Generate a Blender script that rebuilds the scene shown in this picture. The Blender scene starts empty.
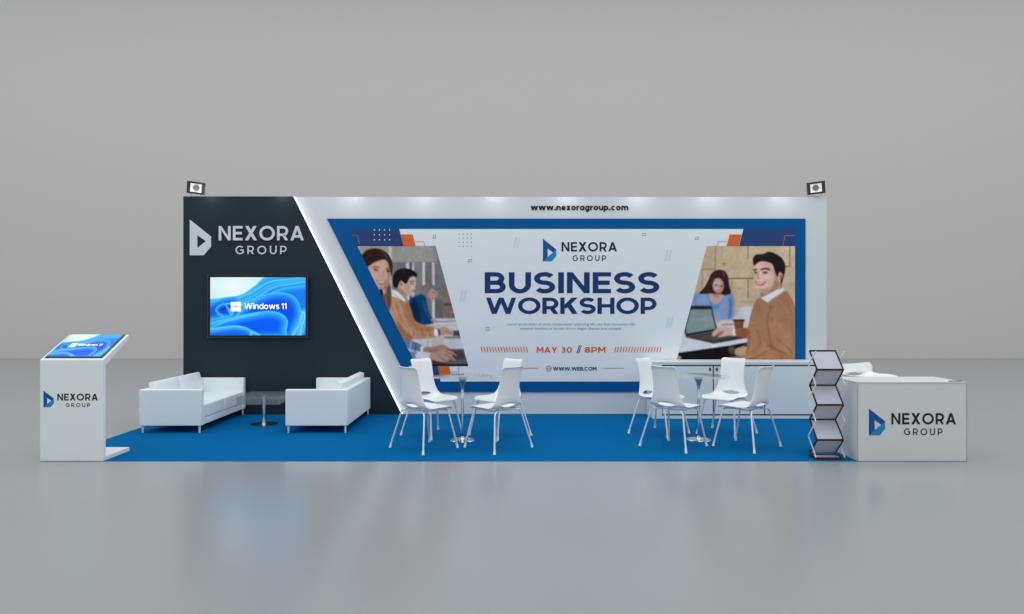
import bpy, bmesh, math, random
import numpy as np
from mathutils import Vector, Matrix
R = math.radians
PI = math.pi
C = bpy.context.scene.collection
random.seed(7)

# ------------------------------------------------------------------ camera maths
F = 703.0            # focal length in pixels of a 1024 wide frame
CX, CY = 504.0, 306.0
CZ = 1.51            # eye height
CAMY = -6.83         # the front edge of the stand is y = 0


def at(px, py, Y):
    d = Y - CAMY
    return Vector(((px - CX) / F * d, Y, CZ - (py - CY) / F * d))


# ------------------------------------------------------------------ materials
def lin(c):
    return tuple((v / 255 / 12.92) if v / 255 <= .04045 else ((v / 255 + .055) / 1.055) ** 2.4 for v in c)


MATS = {}


def mat(name, rgb, rough=.5, metal=0., spec=.5, emit=None, strength=0., bump=None, var=None, trans=0., ior=1.45, alpha=1., coat=0.):
    m = bpy.data.materials.new(name)
    m.use_nodes = True
    nt = m.node_tree
    b = nt.nodes['Principled BSDF']
    col = (*lin(rgb), 1)
    b.inputs['Base Color'].default_value = col
    b.inputs['Roughness'].default_value = rough
    b.inputs['Metallic'].default_value = metal
    b.inputs['Specular IOR Level'].default_value = spec
    b.inputs['IOR'].default_value = ior
    b.inputs['Transmission Weight'].default_value = trans
    b.inputs['Alpha'].default_value = alpha
    b.inputs['Coat Weight'].default_value = coat
    if emit:
        b.inputs['Emission Color'].default_value = (*lin(emit), 1)
        b.inputs['Emission Strength'].default_value = strength
    if bump or var:
        tc = nt.nodes.new('ShaderNodeTexCoord')
    if bump:
        sc, st = bump
        n = nt.nodes.new('ShaderNodeTexNoise')
        n.inputs['Scale'].default_value = sc
        n.inputs['Detail'].default_value = 3
        bp = nt.nodes.new('ShaderNodeBump')
        bp.inputs['Strength'].default_value = st
        bp.inputs['Distance'].default_value = .002
        nt.links.new(tc.outputs['Object'], n.inputs['Vector'])
        nt.links.new(n.outputs['Fac'], bp.inputs['Height'])
        nt.links.new(bp.outputs['Normal'], b.inputs['Normal'])
    if var:
        sc, lo, hi = var
        n = nt.nodes.new('ShaderNodeTexNoise')
        n.inputs['Scale'].default_value = sc
        n.inputs['Detail'].default_value = 4
        mr = nt.nodes.new('ShaderNodeMapRange')
        mr.inputs['From Min'].default_value = .3
        mr.inputs['From Max'].default_value = .7
        mr.inputs['To Min'].default_value = lo
        mr.inputs['To Max'].default_value = hi
        mx = nt.nodes.new('ShaderNodeMix')
        mx.data_type = 'RGBA'
        mx.blend_type = 'MULTIPLY'
        mx.inputs['Factor'].default_value = 1
        mx.inputs[6].default_value = col
        nt.links.new(tc.outputs['Object'], n.inputs['Vector'])
        nt.links.new(n.outputs['Fac'], mr.inputs['Value'])
        nt.links.new(mr.outputs['Result'], mx.inputs[7])
        nt.links.new(mx.outputs[2], b.inputs['Base Color'])
    MATS[name] = m
    return m


def vcol_mat(name, emit=0., rough=.5):
    m = bpy.data.materials.new(name)
    m.use_nodes = True
    nt = m.node_tree
    b = nt.nodes['Principled BSDF']
    a = nt.nodes.new('ShaderNodeAttribute')
    a.attribute_name = 'print'
    b.inputs['Roughness'].default_value = rough
    if emit:
        b.inputs['Specular IOR Level'].default_value = .08
        b.inputs['Base Color'].default_value = (.004, .004, .004, 1)
        nt.links.new(a.outputs['Color'], b.inputs['Emission Color'])
        b.inputs['Emission Strength'].default_value = emit
    else:
        nt.links.new(a.outputs['Color'], b.inputs['Base Color'])
        b.inputs['Specular IOR Level'].default_value = .06
    MATS[name] = m
    return m


M = MATS
mat('backdrop', (199, 197, 195), .9, spec=0)
mat('studio_floor', (150, 153, 155), .22, spec=.5, var=(.4, .98, 1.02))
mat('carpet', (4, 98, 156), .95, spec=.03, bump=(350, .8), var=(160, .86, 1.12))
mat('wall_white', (216, 222, 225), .42, spec=.4)
mat('dark_panel', (24, 41, 51), .55, spec=.35, var=(1.2, .97, 1.03))
mat('led', (255, 255, 255), .5, emit=(255, 255, 255), strength=1.0)
mat('blue_print', (0, 88, 152), .5, spec=.12)
mat('white_print', (232, 238, 242), .5, spec=.3)
mat('navy_print', (40, 68, 122), .5, spec=.25)
mat('headline_print', (20, 56, 112), .5, spec=.25)
mat('orange_print', (224, 104, 56), .5, spec=.25)
mat('grey_print', (120, 135, 160), .5, spec=.25)
mat('faint_print', (190, 199, 212), .5, spec=.25)
mat('pale_print', (235, 238, 242), .5, spec=.25)
mat('thin_red_print', (190, 130, 118), .5, spec=.25)
mat('emblem_dark', (4, 84, 148), .45, spec=.3)
mat('emblem_light', (38, 134, 192), .45, spec=.3)
mat('ink', (24, 34, 44), .45, spec=.3)
mat('black_letter', (14, 14, 15), .4)
mat('silver_letter', (216, 222, 228), .4, metal=.1)
mat('white_leather', (236, 243, 245), .45, spec=.4, bump=(90, .12))
mat('chair_plastic', (236, 240, 242), .35, spec=.5)
mat('chair_metal', (222, 230, 236), .3, metal=.35, spec=.5)
mat('chrome', (215, 220, 224), .12, metal=1.)
mat('satin_chrome', (205, 210, 216), .25, metal=1.)
mat('laminate', (230, 235, 237), .4, spec=.4)
mat('counter_laminate', (212, 214, 216), .4, spec=.4)
mat('edge_trim', (158, 165, 168), .4)
mat('cabinet_white', (222, 232, 234), .4, spec=.4)
mat('gap_black', (8, 8, 10), .6)
mat('lock_grey', (70, 78, 86), .35, metal=.5)
mat('tv_black', (8, 9, 11), .25, spec=.5)
mat('tv_silver', (90, 92, 98), .35, metal=.6)
mat('lamp_housing', (62, 62, 62), .5, metal=.2)
mat('lamp_bracket', (205, 205, 205), .4, metal=.4)
mat('lamp_reflector', (240, 240, 240), .3, metal=.2, emit=(255, 255, 255), strength=.3)
mat('lamp_bulb', (140, 138, 138), .4)
mat('rack_wood', (64, 42, 22), .6, spec=.15, var=(14, .7, 1.5))
mat('leg_metal', (228, 234, 240), .35, metal=.1, spec=.5)
mat('rack_wood_light', (120, 72, 36), .5, var=(20, .8, 1.2))
mat('white_metal', (225, 228, 230), .4)
mat('pen_ink', (36, 40, 70), .4)
mat('seam', (150, 158, 168), .6)


def glass(name, rgb, rough=0., ior=1.45, mix=.35, edge=False):
    """thin clear sheet: fresnel reflection over a slightly tinted see-through"""
    m = bpy.data.materials.new(name)
    m.use_nodes = True
    nt = m.node_tree
    for n in list(nt.nodes):
        nt.nodes.remove(n)
    o = nt.nodes.new('ShaderNodeOutputMaterial')
    t = nt.nodes.new('ShaderNodeBsdfTransparent')
    t.inputs['Color'].default_value = (*lin(rgb), 1)
    g = nt.nodes.new('ShaderNodeBsdfGlossy')
    g.inputs['Roughness'].default_value = rough
    d = nt.nodes.new('ShaderNodeBsdfDiffuse')
    d.inputs['Color'].default_value = (.55, .62, .62, 1)
    m1 = nt.nodes.new('ShaderNodeMixShader')
    m1.inputs[0].default_value = mix
    nt.links.new(t.outputs[0], m1.inputs[1])
    nt.links.new(d.outputs[0], m1.inputs[2])
    fr = nt.nodes.new('ShaderNodeFresnel')
    fr.inputs['IOR'].default_value = ior
    m2 = nt.nodes.new('ShaderNodeMixShader')
    gm = nt.nodes.new('ShaderNodeNewGeometry')
    iv = nt.nodes.new('ShaderNodeMath')
    iv.operation = 'SUBTRACT'
    iv.inputs[0].default_value = 1
    nt.links.new(gm.outputs['Backfacing'], iv.inputs[1])
    mu = nt.nodes.new('ShaderNodeMath')
    mu.operation = 'MULTIPLY'
    nt.links.new(fr.outputs[0], mu.inputs[0])
    nt.links.new(iv.outputs[0], mu.inputs[1])
    nt.links.new(mu.outputs[0], m2.inputs[0])
    nt.links.new(m1.outputs[0], m2.inputs[1])
    nt.links.new(g.outputs[0], m2.inputs[2])
    nt.links.new(m2.outputs[0], o.inputs['Surface'])
    MATS[name] = m


def frosted(name, rgb):
    m = bpy.data.materials.new(name)
    m.use_nodes = True
    nt = m.node_tree
    b = nt.nodes['Principled BSDF']
    b.inputs['Base Color'].default_value = (*lin(rgb), 1)
    b.inputs['Roughness'].default_value = .35
    tr = nt.nodes.new('ShaderNodeBsdfTranslucent')
    tr.inputs['Color'].default_value = (*lin(rgb), 1)
    mx = nt.nodes.new('ShaderNodeMixShader')
    mx.inputs[0].default_value = .35
    nt.links.new(b.outputs[0], mx.inputs[1])
    nt.links.new(tr.outputs[0], mx.inputs[2])
    nt.links.new(mx.outputs[0], nt.nodes['Material Output'].inputs['Surface'])
    MATS[name] = m


frosted('acrylic_sheet', (212, 216, 228))
glass('table_glass', (248, 252, 252), mix=.12, ior=1.12)
glass('coffee_glass', (242, 246, 247), mix=.09, ior=1.15)
glass('skirt_glass', (238, 243, 245), mix=.17, ior=1.15)
glass('funnel_glass', (170, 200, 220), mix=.12, ior=1.45)
vcol_mat('photo_print')
vcol_mat('screen_picture', emit=1.0, rough=.2)
mat('screen_white', (255, 255, 255), .4, emit=(255, 255, 255), strength=1.)

# ------------------------------------------------------------------ object helpers


def obj(name, bm, m, parent=None, smooth=False, bevel=0., world=False, seg=2, sharp=35):
    bmesh.ops.recalc_face_normals(bm, faces=bm.faces[:]) if smooth is not None else None
    if world and parent is not None:
        off = -parent.location
        for v in bm.verts:
            v.co += off
    me = bpy.data.meshes.new(name)
    if smooth:
        for f in bm.faces:
            f.smooth = True
    bm.to_mesh(me)
    bm.free()
    if smooth:
        try:
            me.set_sharp_from_angle(angle=R(sharp))
        except Exception:
            pass
    o = bpy.data.objects.new(name, me)
    C.objects.link(o)
    if m:
        me.materials.append(MATS[m])
    if parent is not None:
        o.parent = parent
    if bevel:
        b = o.modifiers.new('b', 'BEVEL')
        b.width = bevel
        b.segments = seg
        b.limit_method = 'ANGLE'
        b.angle_limit = R(40)
        b.harden_normals = False
    return o


def tag(o, label, cat, group=None):
    o['label'] = label
    o['category'] = cat
    if group:
        o['group'] = group
    return o


def thing(name, label, cat, loc=(0, 0, 0), rz=0, group=None):
    o = bpy.data.objects.new(name, None)
    C.objects.link(o)
    o.location = loc
    o.rotation_euler = (0, 0, rz)
    o.empty_display_size = .1
    return tag(o, label, cat, group)


def copy_tree(o, parent=None):
    c = o.copy()
    C.objects.link(c)
    c.parent = parent
    for ch in list(o.children):
        copy_tree(ch, c)
    return c


def box(bm, x0, x1, y0, y1, z0, z1, mtx=None):
    vs = [bm.verts.new(Vector(p)) for p in ((x0, y0, z0), (x1, y0, z0), (x1, y1, z0), (x0, y1, z0), (x0, y0, z1), (x1, y0, z1), (x1, y1, z1), (x0, y1, z1))]
    for f in ((0, 3, 2, 1), (4, 5, 6, 7), (0, 1, 5, 4), (1, 2, 6, 5), (2, 3, 7, 6), (3, 0, 4, 7)):
        bm.faces.new([vs[i] for i in f])
    if mtx:
        for v in vs:
            v.co = mtx @ v.co
    return vs


def B(*a, **k):
    bm = bmesh.new()
    box(bm, *a, **k)
    return bm


def tube(bm, pts, rad, n=10, cap=True):
    """tube along a polyline; rad is one radius or one per point"""
    pts = [Vector(p) for p in pts]
    rr = rad if isinstance(rad, (list, tuple)) else [rad] * len(pts)
    rings = []
    up = None
    for i, p in enumerate(pts):
        d = (pts[min(i + 1, len(pts) - 1)] - pts[max(i - 1, 0)]).normalized()
        if up is None:
            up = d.orthogonal().normalized()
        else:
            up = (up - d * up.dot(d)).normalized()
        s = d.cross(up)
        rings.append([bm.verts.new(p + (up * math.cos(2 * PI * k / n) + s * math.sin(2 * PI * k / n)) * rr[i]) for k in range(n)])
    for a, b in zip(rings, rings[1:]):
        for k in range(n):
            bm.faces.new((a[k], a[(k + 1) % n], b[(k + 1) % n], b[k]))
    if cap:
        bm.faces.new(rings[0][::-1])
        bm.faces.new(rings[-1])


def lathe(bm, prof, n=32, c=(0, 0, 0)):
    """prof: (radius, z) pairs, closed at the axis where the radius is 0"""
    rings = []
    for r, z in prof:
        if r < 1e-6:
            rings.append([bm.verts.new((c[0], c[1], c[2] + z))])
        else:
            rings.append([bm.verts.new((c[0] + r * math.cos(2 * PI * k / n), c[1] + r * math.sin(2 * PI * k / n), c[2] + z)) for k in range(n)])
    for a, b in zip(rings, rings[1:]):
        for k in range(n):
            k2 = (k + 1) % n
            if len(a) == 1 and len(b) == 1:
                continue
            if len(a) == 1:
                bm.faces.new((a[0], b[k], b[k2]))
            elif len(b) == 1:
                bm.faces.new((a[k], a[k2], b[0]))
            else:
                bm.faces.new((a[k], a[k2], b[k2], b[k]))


def prism(bm, poly, to3, depth):
    """poly: 2D points; to3 maps a point and a depth to 3D; solid of the given depth"""
    a = [bm.verts.new(to3(p, 0)) for p in poly]
    if not depth:
        bm.faces.new(a)
        return
    b = [bm.verts.new(to3(p, depth)) for p in poly]
    bm.faces.new(a)
    bm.faces.new(b[::-1])
    n = len(poly)
    for i in range(n):
        bm.faces.new((a[i], b[i], b[(i + 1) % n], a[(i + 1) % n]))


def catmull(pts, n=8, closed=False):
    P = [np.array(p, float) for p in pts]
    N = len(P)
    out = []
    rng = range(N) if closed else range(N - 1)
    for i in rng:
        if closed:
            p0, p1, p2, p3 = P[(i - 1) % N], P[i], P[(i + 1) % N], P[(i + 2) % N]
        else:
            p0, p1, p2, p3 = P[max(i - 1, 0)], P[i], P[i + 1], P[min(i + 2, N - 1)]
        for k in range(n):
            t = k / n
            out.append(.5 * ((2 * p1) + (p2 - p0) * t + (2 * p0 - 5 * p1 + 4 * p2 - p3) * t * t + (3 * p1 - p0 - 3 * p2 + p3) * t ** 3))
    if not closed:
        out.append(P[-1])
    return [tuple(p) for p in out]


# ------------------------------------------------------------------ lettering: every glyph drawn as strokes
def arc(cx, cy, rx, ry, a0, a1, n=18):
    return [(cx + rx * math.cos(R(a0 + (a1 - a0) * k / n)), cy + ry * math.sin(R(a0 + (a1 - a0) * k / n))) for k in range(n + 1)]


def ribbon(pts, t):
    """quads that follow a polyline with width t, mitred"""
    P = [Vector(p) for p in pts]
    closed = (P[0] - P[-1]).length < 1e-6
    if closed:
        P = P[:-1]
    n = len(P)
    L, Rr = [], []
    for i in range(n):
        if closed:
            a, b = P[i] - P[i - 1], P[(i + 1) % n] - P[i]
        else:
            a = P[i] - P[i - 1] if i else P[1] - P[0]
            b = P[i + 1] - P[i] if i < n - 1 else P[-1] - P[-2]
        a.normalize()
        b.normalize()
        m = (a + b).normalized()
        nn = Vector((-m.y, m.x))
        k = max(.4, m.dot(a))
        L.append(P[i] + nn * t / 2 / k)
        Rr.append(P[i] - nn * t / 2 / k)
    q = []
    for i in range(n if closed else n - 1):
        j = (i + 1) % n
        q.append([tuple(L[i]), tuple(L[j]), tuple(Rr[j]), tuple(Rr[i])])
    return q


def diag(x0, y0, x1, y1, hw):
    return [(x0 - hw / 2, y0), (x0 + hw / 2, y0), (x1 + hw / 2, y1), (x1 - hw / 2, y1)]


def glyph(ch, t):
    """-> (width, polygons). cap height 1, lower-case height .72, stroke t"""
    h = t / 2
    S, Pg = [], []
    xh = .74
    if ch == ' ':
        return .32, []
    if ch == '.':
        return t * 1.1, [[(0, 0), (t * 1.1, 0), (t * 1.1, t * 1.1), (0, t * 1.1)]]
    if ch == ',':
        return t, [[(0, t), (t, t), (t * .5, -t * .8), (0, -t * .8)]]
    if ch == '/':
        w = .42
        Pg = [diag(t * .4, -.05, w - t * .4, 1.05, t * .8)]
    elif ch == 'E':
        w = .66
        S = [[(h, 0), (h, 1)], [(0, 1 - h), (w, 1 - h)], [(0, .5), (w * .93, .5)], [(0, h), (w, h)]]
    elif ch == 'B':
        w = .76
        r1, r2 = (.5 - h) / 2, (.5 - h) / 2 + .01
        S = [[(h, 0), (h, 1)], [(0, 1 - h), (w - r1 - h - .05, 1 - h)] + arc(w - r1 - h - .05, .5 + r1, r1, r1, 90, -90, 10)[1:] + [(0, .5)],
             [(0, .5), (w - r2 - h, .5)] + arc(w - r2 - h, h + r1, r2, r1, 90, -90, 10)[1:] + [(0, h)]]
    elif ch in 'RP':
        w = .76 if ch == 'R' else .75
        r = .31 - h / 2 if ch == 'R' else .33 - h / 2
        S = [[(h, 0), (h, 1)], [(0, 1 - h), (w - r - h, 1 - h)] + arc(w - r - h, 1 - h - r, r, r, 90, -90, 14)[1:] + [(0, 1 - h - 2 * r)]]
        if ch == 'R':
            Pg = [diag(w - t * .6, 0, w * .55, 1 - h - 2 * r + .02, t * 1.15)]
    elif ch == 'D':
        w = .85
        S = [[(h, 0), (h, 1)], [(0, 1 - h), (w - .5, 1 - h)] + arc(w - .5, .5, .5 - h, .5 - h, 90, -90, 18)[1:] + [(0, h)]]
    elif ch in 'O0':
        w = 1.06 if ch == 'O' else .78
        S = [arc(w / 2, .5, w / 2 - h, .51 - h, 0, 360, 32)]
        S[0][-1] = S[0][0]
    elif ch == 'G':
        w = .98
        rx, ry = w / 2 + .02 - h, .51 - h
        S = [arc(w / 2 + .02, .5, rx, ry, 48, 318, 26) + [(w - h, .20)], [(w - h, .16), (w - h, .54)], [(w * .56, .5), (w, .5)]]
        S[0] = arc(w / 2 + .02, .5, rx, ry, 46, 330, 26)
    elif ch == 'C':
        w = .92
        S = [arc(w / 2 + .04, .5, w / 2 + .04 - h, .51 - h, 48, 312, 26)]
    elif ch == 'U':
        w = .8
        S = [[(h, 1), (h, .42)] + arc(w / 2, .42, w / 2 - h, .43 - h, 180, 360, 16)[1:] + [(w - h, 1)]]
    elif ch == 'I':
        w = t
        S = [[(h, 0), (h, 1)]]
    elif ch == 'N':
        w = .82
        S = [[(h, 0), (h, 1)], [(w - h, 0), (w - h, 1)]]
        Pg = [[(0, 1), (t, 1), (w, 0), (w - t, 0)]]
    elif ch == 'H':
        w = .8
        S = [[(h, 0), (h, 1)], [(w - h, 0), (w - h, 1)], [(0, .5), (w, .5)]]
    elif ch == 'M':
        w = .98
        S = [[(h, 0), (h, 1)], [(w - h, 0), (w - h, 1)]]
        Pg = [diag(w / 2, .28, t * .55, 1, t * 1.1), diag(w / 2, .28, w - t * .55, 1, t * 1.1)]
    elif ch in 'Ww':
        k = 1.0 if ch == 'W' else .72
        w = 1.42 * (1 if ch == 'W' else .78)
        if ch == 'w':
            k = xh
        d = t * 1.08
        x = [d / 2, w * .27, w / 2, w * .73, w - d / 2]
        Pg = [diag(x[1], 0, x[0], k, d), diag(x[1], 0, x[2], k, d), diag(x[3], 0, x[2], k, d), diag(x[3], 0, x[4], k, d)]
    elif ch in 'Xx':
        k = 1.0 if ch == 'X' else xh
        w = .84 if ch == 'X' else .66
        d = t * 1.3
        Pg = [diag(d / 2, 0, w - d / 2 - .02, k, d), diag(w - d / 2, 0, d / 2 + .02, k, d)]
    elif ch == 'A':
        w = .92
        d = t * 1.12
        Pg = [diag(d / 2, 0, w / 2, 1, d), diag(w - d / 2, 0, w / 2, 1, d)]
        S = [[(w * .2, .28), (w * .8, .28)]]
    elif ch == 'Y':
        w = .84
        d = t * 1.2
        Pg = [diag(w / 2, .38, d / 2, 1, d), diag(w / 2, .38, w - d / 2, 1, d)]
        S = [[(w / 2, 0), (w / 2, .42)]]
    elif ch == 'K':
        w = .82
        Pg = [diag(t * .8, .34, w - t * .7, 1, t * 1.35), diag(w - t * .65, 0, w * .45, .62, t * 1.3)]
        S = [[(h, 0), (h, 1)]]
    elif ch in 'Ss':
        H = 1.0 if ch == 'S' else xh
        w = .76 if ch == 'S' else .56
        ry = (H - t) / 4 + .004
        rx = w / 2 - h
        S = [arc(w / 2, H / 2 + ry, rx, ry, 28, 270, 18) + arc(w / 2, H / 2 - ry, rx, ry, 90, -152, 18)[1:]]
    elif ch == '3':
        w = .68
        r = (1 - t) / 4
        S = [arc(w / 2 - .02, .5 + r, w / 2 - h - .03, r, 152, -90, 16), arc(w / 2 - .02, .5 - r, w / 2 - h, r, 90, -155, 16), [(w * .28, .5), (w * .55, .5)]]
    elif ch == '8':
        w = .74
        r = (1 - t) / 4
        S = [arc(w / 2, .5 + r, w / 2 - h - .04, r, 0, 360, 22), arc(w / 2, .5 - r, w / 2 - h, r, 0, 360, 22)]
        for s in S:
            s[-1] = s[0]
    elif ch == '1':
        w = .36
        S = [[(w - h, 0), (w - h, 1)]]
        Pg = [[(0, .78), (0, .78 - t * .9), (w - t, 1 - t * .9), (w, 1), (w - t, 1)]]
        Pg = [[(0, .8), (0, .8 - t), (w - t, .99 - t), (w - t, 1)]]
    elif ch in 'oec':
        w = .72 if ch == 'o' else .68
        a = {'o': (0, 360), 'e': (0, 318), 'c': (45, 315)}[ch]
        S = [arc(w / 2, xh / 2, w / 2 - h, xh / 2 + .01 - h, a[0], a[1], 24)]
        if ch == 'o':
            S[0][-1] = S[0][0]
        if ch == 'e':
            S.append([(h, xh / 2 - .02), (w - h * .3, xh / 2 - .02)])
    elif ch in 'agdpb':
        w = .7
        S = [arc(w / 2, xh / 2, w / 2 - h, xh / 2 + .01 - h, 0, 360, 24)]
        S[0][-1] = S[0][0]
        if ch == 'a':
            S.append([(w - h, 0), (w - h, xh)])
        if ch == 'd':
            S.append([(w - h, 0), (w - h, 1)])
        if ch == 'p':
            S.append([(h, -.26), (h, xh)])
        if ch == 'g':
            S.append([(w - h, xh), (w - h, -.02)] + arc(w / 2, -.02, w / 2 - h, .24 - h, 0, -150, 10)[1:])
    elif ch == 'n':
        w = .68
        r = w / 2 - h
        S = [[(h, 0), (h, xh)], [(h, xh - r - .02 - h + .02)] + arc(w / 2, xh - h - r, r, r + .01, 180, 0, 14) + [(w - h, 0)]]
    elif ch == 'm':
        w = 1.08
        r = (w - t) / 4
        S = [[(h, 0), (h, xh)], arc(h + r, xh - h - r, r, r + .01, 180, 0, 12) + [(h + 2 * r, 0)], arc(h + 3 * r, xh - h - r, r, r + .01, 180, 0, 12) + [(w - h, 0)]]
    elif ch == 'u':
        w = .68
        r = w / 2 - h
        S = [[(w - h, 0), (w - h, xh)], [(h, xh)] + arc(w / 2, h + r, r, r + .01, 180, 360, 14)]
    elif ch == 'r':
        w = .44
        S = [[(h, 0), (h, xh)], arc(w - .02, xh * .42, w - h - .02, xh * .58 - h, 180, 85, 10)]
    elif ch == 'i':
        w = t
        S = [[(h, 0), (h, xh)]]
        Pg = [[(0, 1), (t, 1), (t, 1 - t), (0, 1 - t)]]
    else:
        return .5, []
    for s in S:
        Pg = Pg + ribbon(s, t)
    return w, Pg


def layout(txt, t, track=.12, space=.32):
    x, out = 0, []
    for ch in txt:
        w, pg = glyph(ch, t)
        out.append([[(x + a, b) for a, b in p] for p in pg])
        x += (space if ch == ' ' else w) + track
    return out


def plane_text(name, txt, rect, to3, m, parent, t=.2, track=.12, depth=0., space=.32, world=True, capfit=True):
    """rect: x0, ytop, x1, ybot of the cap-height box in the drawing plane (y down)"""
    x0, y0, x1, y1 = rect
    gl = layout(txt, t, track, space)
    xs = [p[0] for g in gl for q in g for p in q]
    mn, mx = min(xs), max(xs)
    # letters that can be made out one by one are pieces of their own
    single = name in ('wordmark', 'tagline', 'headline', 'date_line', 'lettering') and abs(x1 - x0) > 20
    holder = parent
    if single and name != 'lettering':
        holder = bpy.data.objects.new(name, None)
        C.objects.link(holder)
        holder.parent = parent
        holder.empty_display_size = .05
    bm = bmesh.new()
    k = 0
    for ch, g in zip(txt, gl):
        for q in g:
            k += 1
            poly = [(x0 + (a - mn) / (mx - mn) * (x1 - x0), y1 + (y0 - y1) * b) for a, b in q]
            e = (k % 5) * .00012
            prism(bm, poly, lambda p, d, e=e: to3(p[0], p[1], e, d) - (parent.location if world else Vector()), depth)
        if single and g:
            obj('letter', bm, m, holder, smooth=None if not depth else False)
            bm = bmesh.new()
    if single:
        bm.free()
        return holder
    return obj(name, bm, m, parent, smooth=None if not depth else False)


def front(Y):
    """drawing plane parallel to the picture at depth Y, in front of it by e, thickness back towards it"""
    def f(px, py, e=0., d=0.):
        p = at(px, py, Y)
        return Vector((p.x, Y - e - d, p.z))
    return f


def polys(name, plist, to3, m, parent, depth=0., world=True):
    bm = bmesh.new()
    for i, q in enumerate(plist):
        prism(bm, q, lambda p, d, i=i: to3(p[0], p[1], (i % 4) * .0001, d), depth)
    return obj(name, bm, m, parent, world=world, smooth=None if not depth else False)


def each(name, plist, to3, m, parent):
    for q in plist:
        polys(name, q if isinstance(q[0], list) else [q], to3, m, parent)


def ortho_strip(x0, y0, x1, y1):
    return [(x0, y0), (x1, y0), (x1, y1), (x0, y1)]


def line_polys(pts, w):
    return ribbon(pts, w)


def emblem(to3, rect, parent, depth=0., mono=None):
    x0, y0, x1, y1 = rect

    def T(pts):
        return [(x0 + u * (x1 - x0), y0 + v * (y1 - y0)) for u, v in pts]
    left = T([(0, 0), (.354, .435), (.354, .80), (.05, 1), (0, 1)])
    top = T([(0, 0), (1, .476), (.76, .605), (.354, .435)])
    low = T([(.05, 1), (.354, .80), (.76, .605), (1, .476), (1, .758), (.66, 1)])
    if mono:
        return polys('emblem', [left, top, low], to3, mono, parent, depth)
    o = polys('emblem', [left, top], to3, 'emblem_dark', parent, depth)
    l = polys('emblem_facet', [low], to3, 'emblem_light', parent, depth)
    l.parent = o
    l['label'] = 'lighter blue lower facet of the emblem'
    return o


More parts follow.
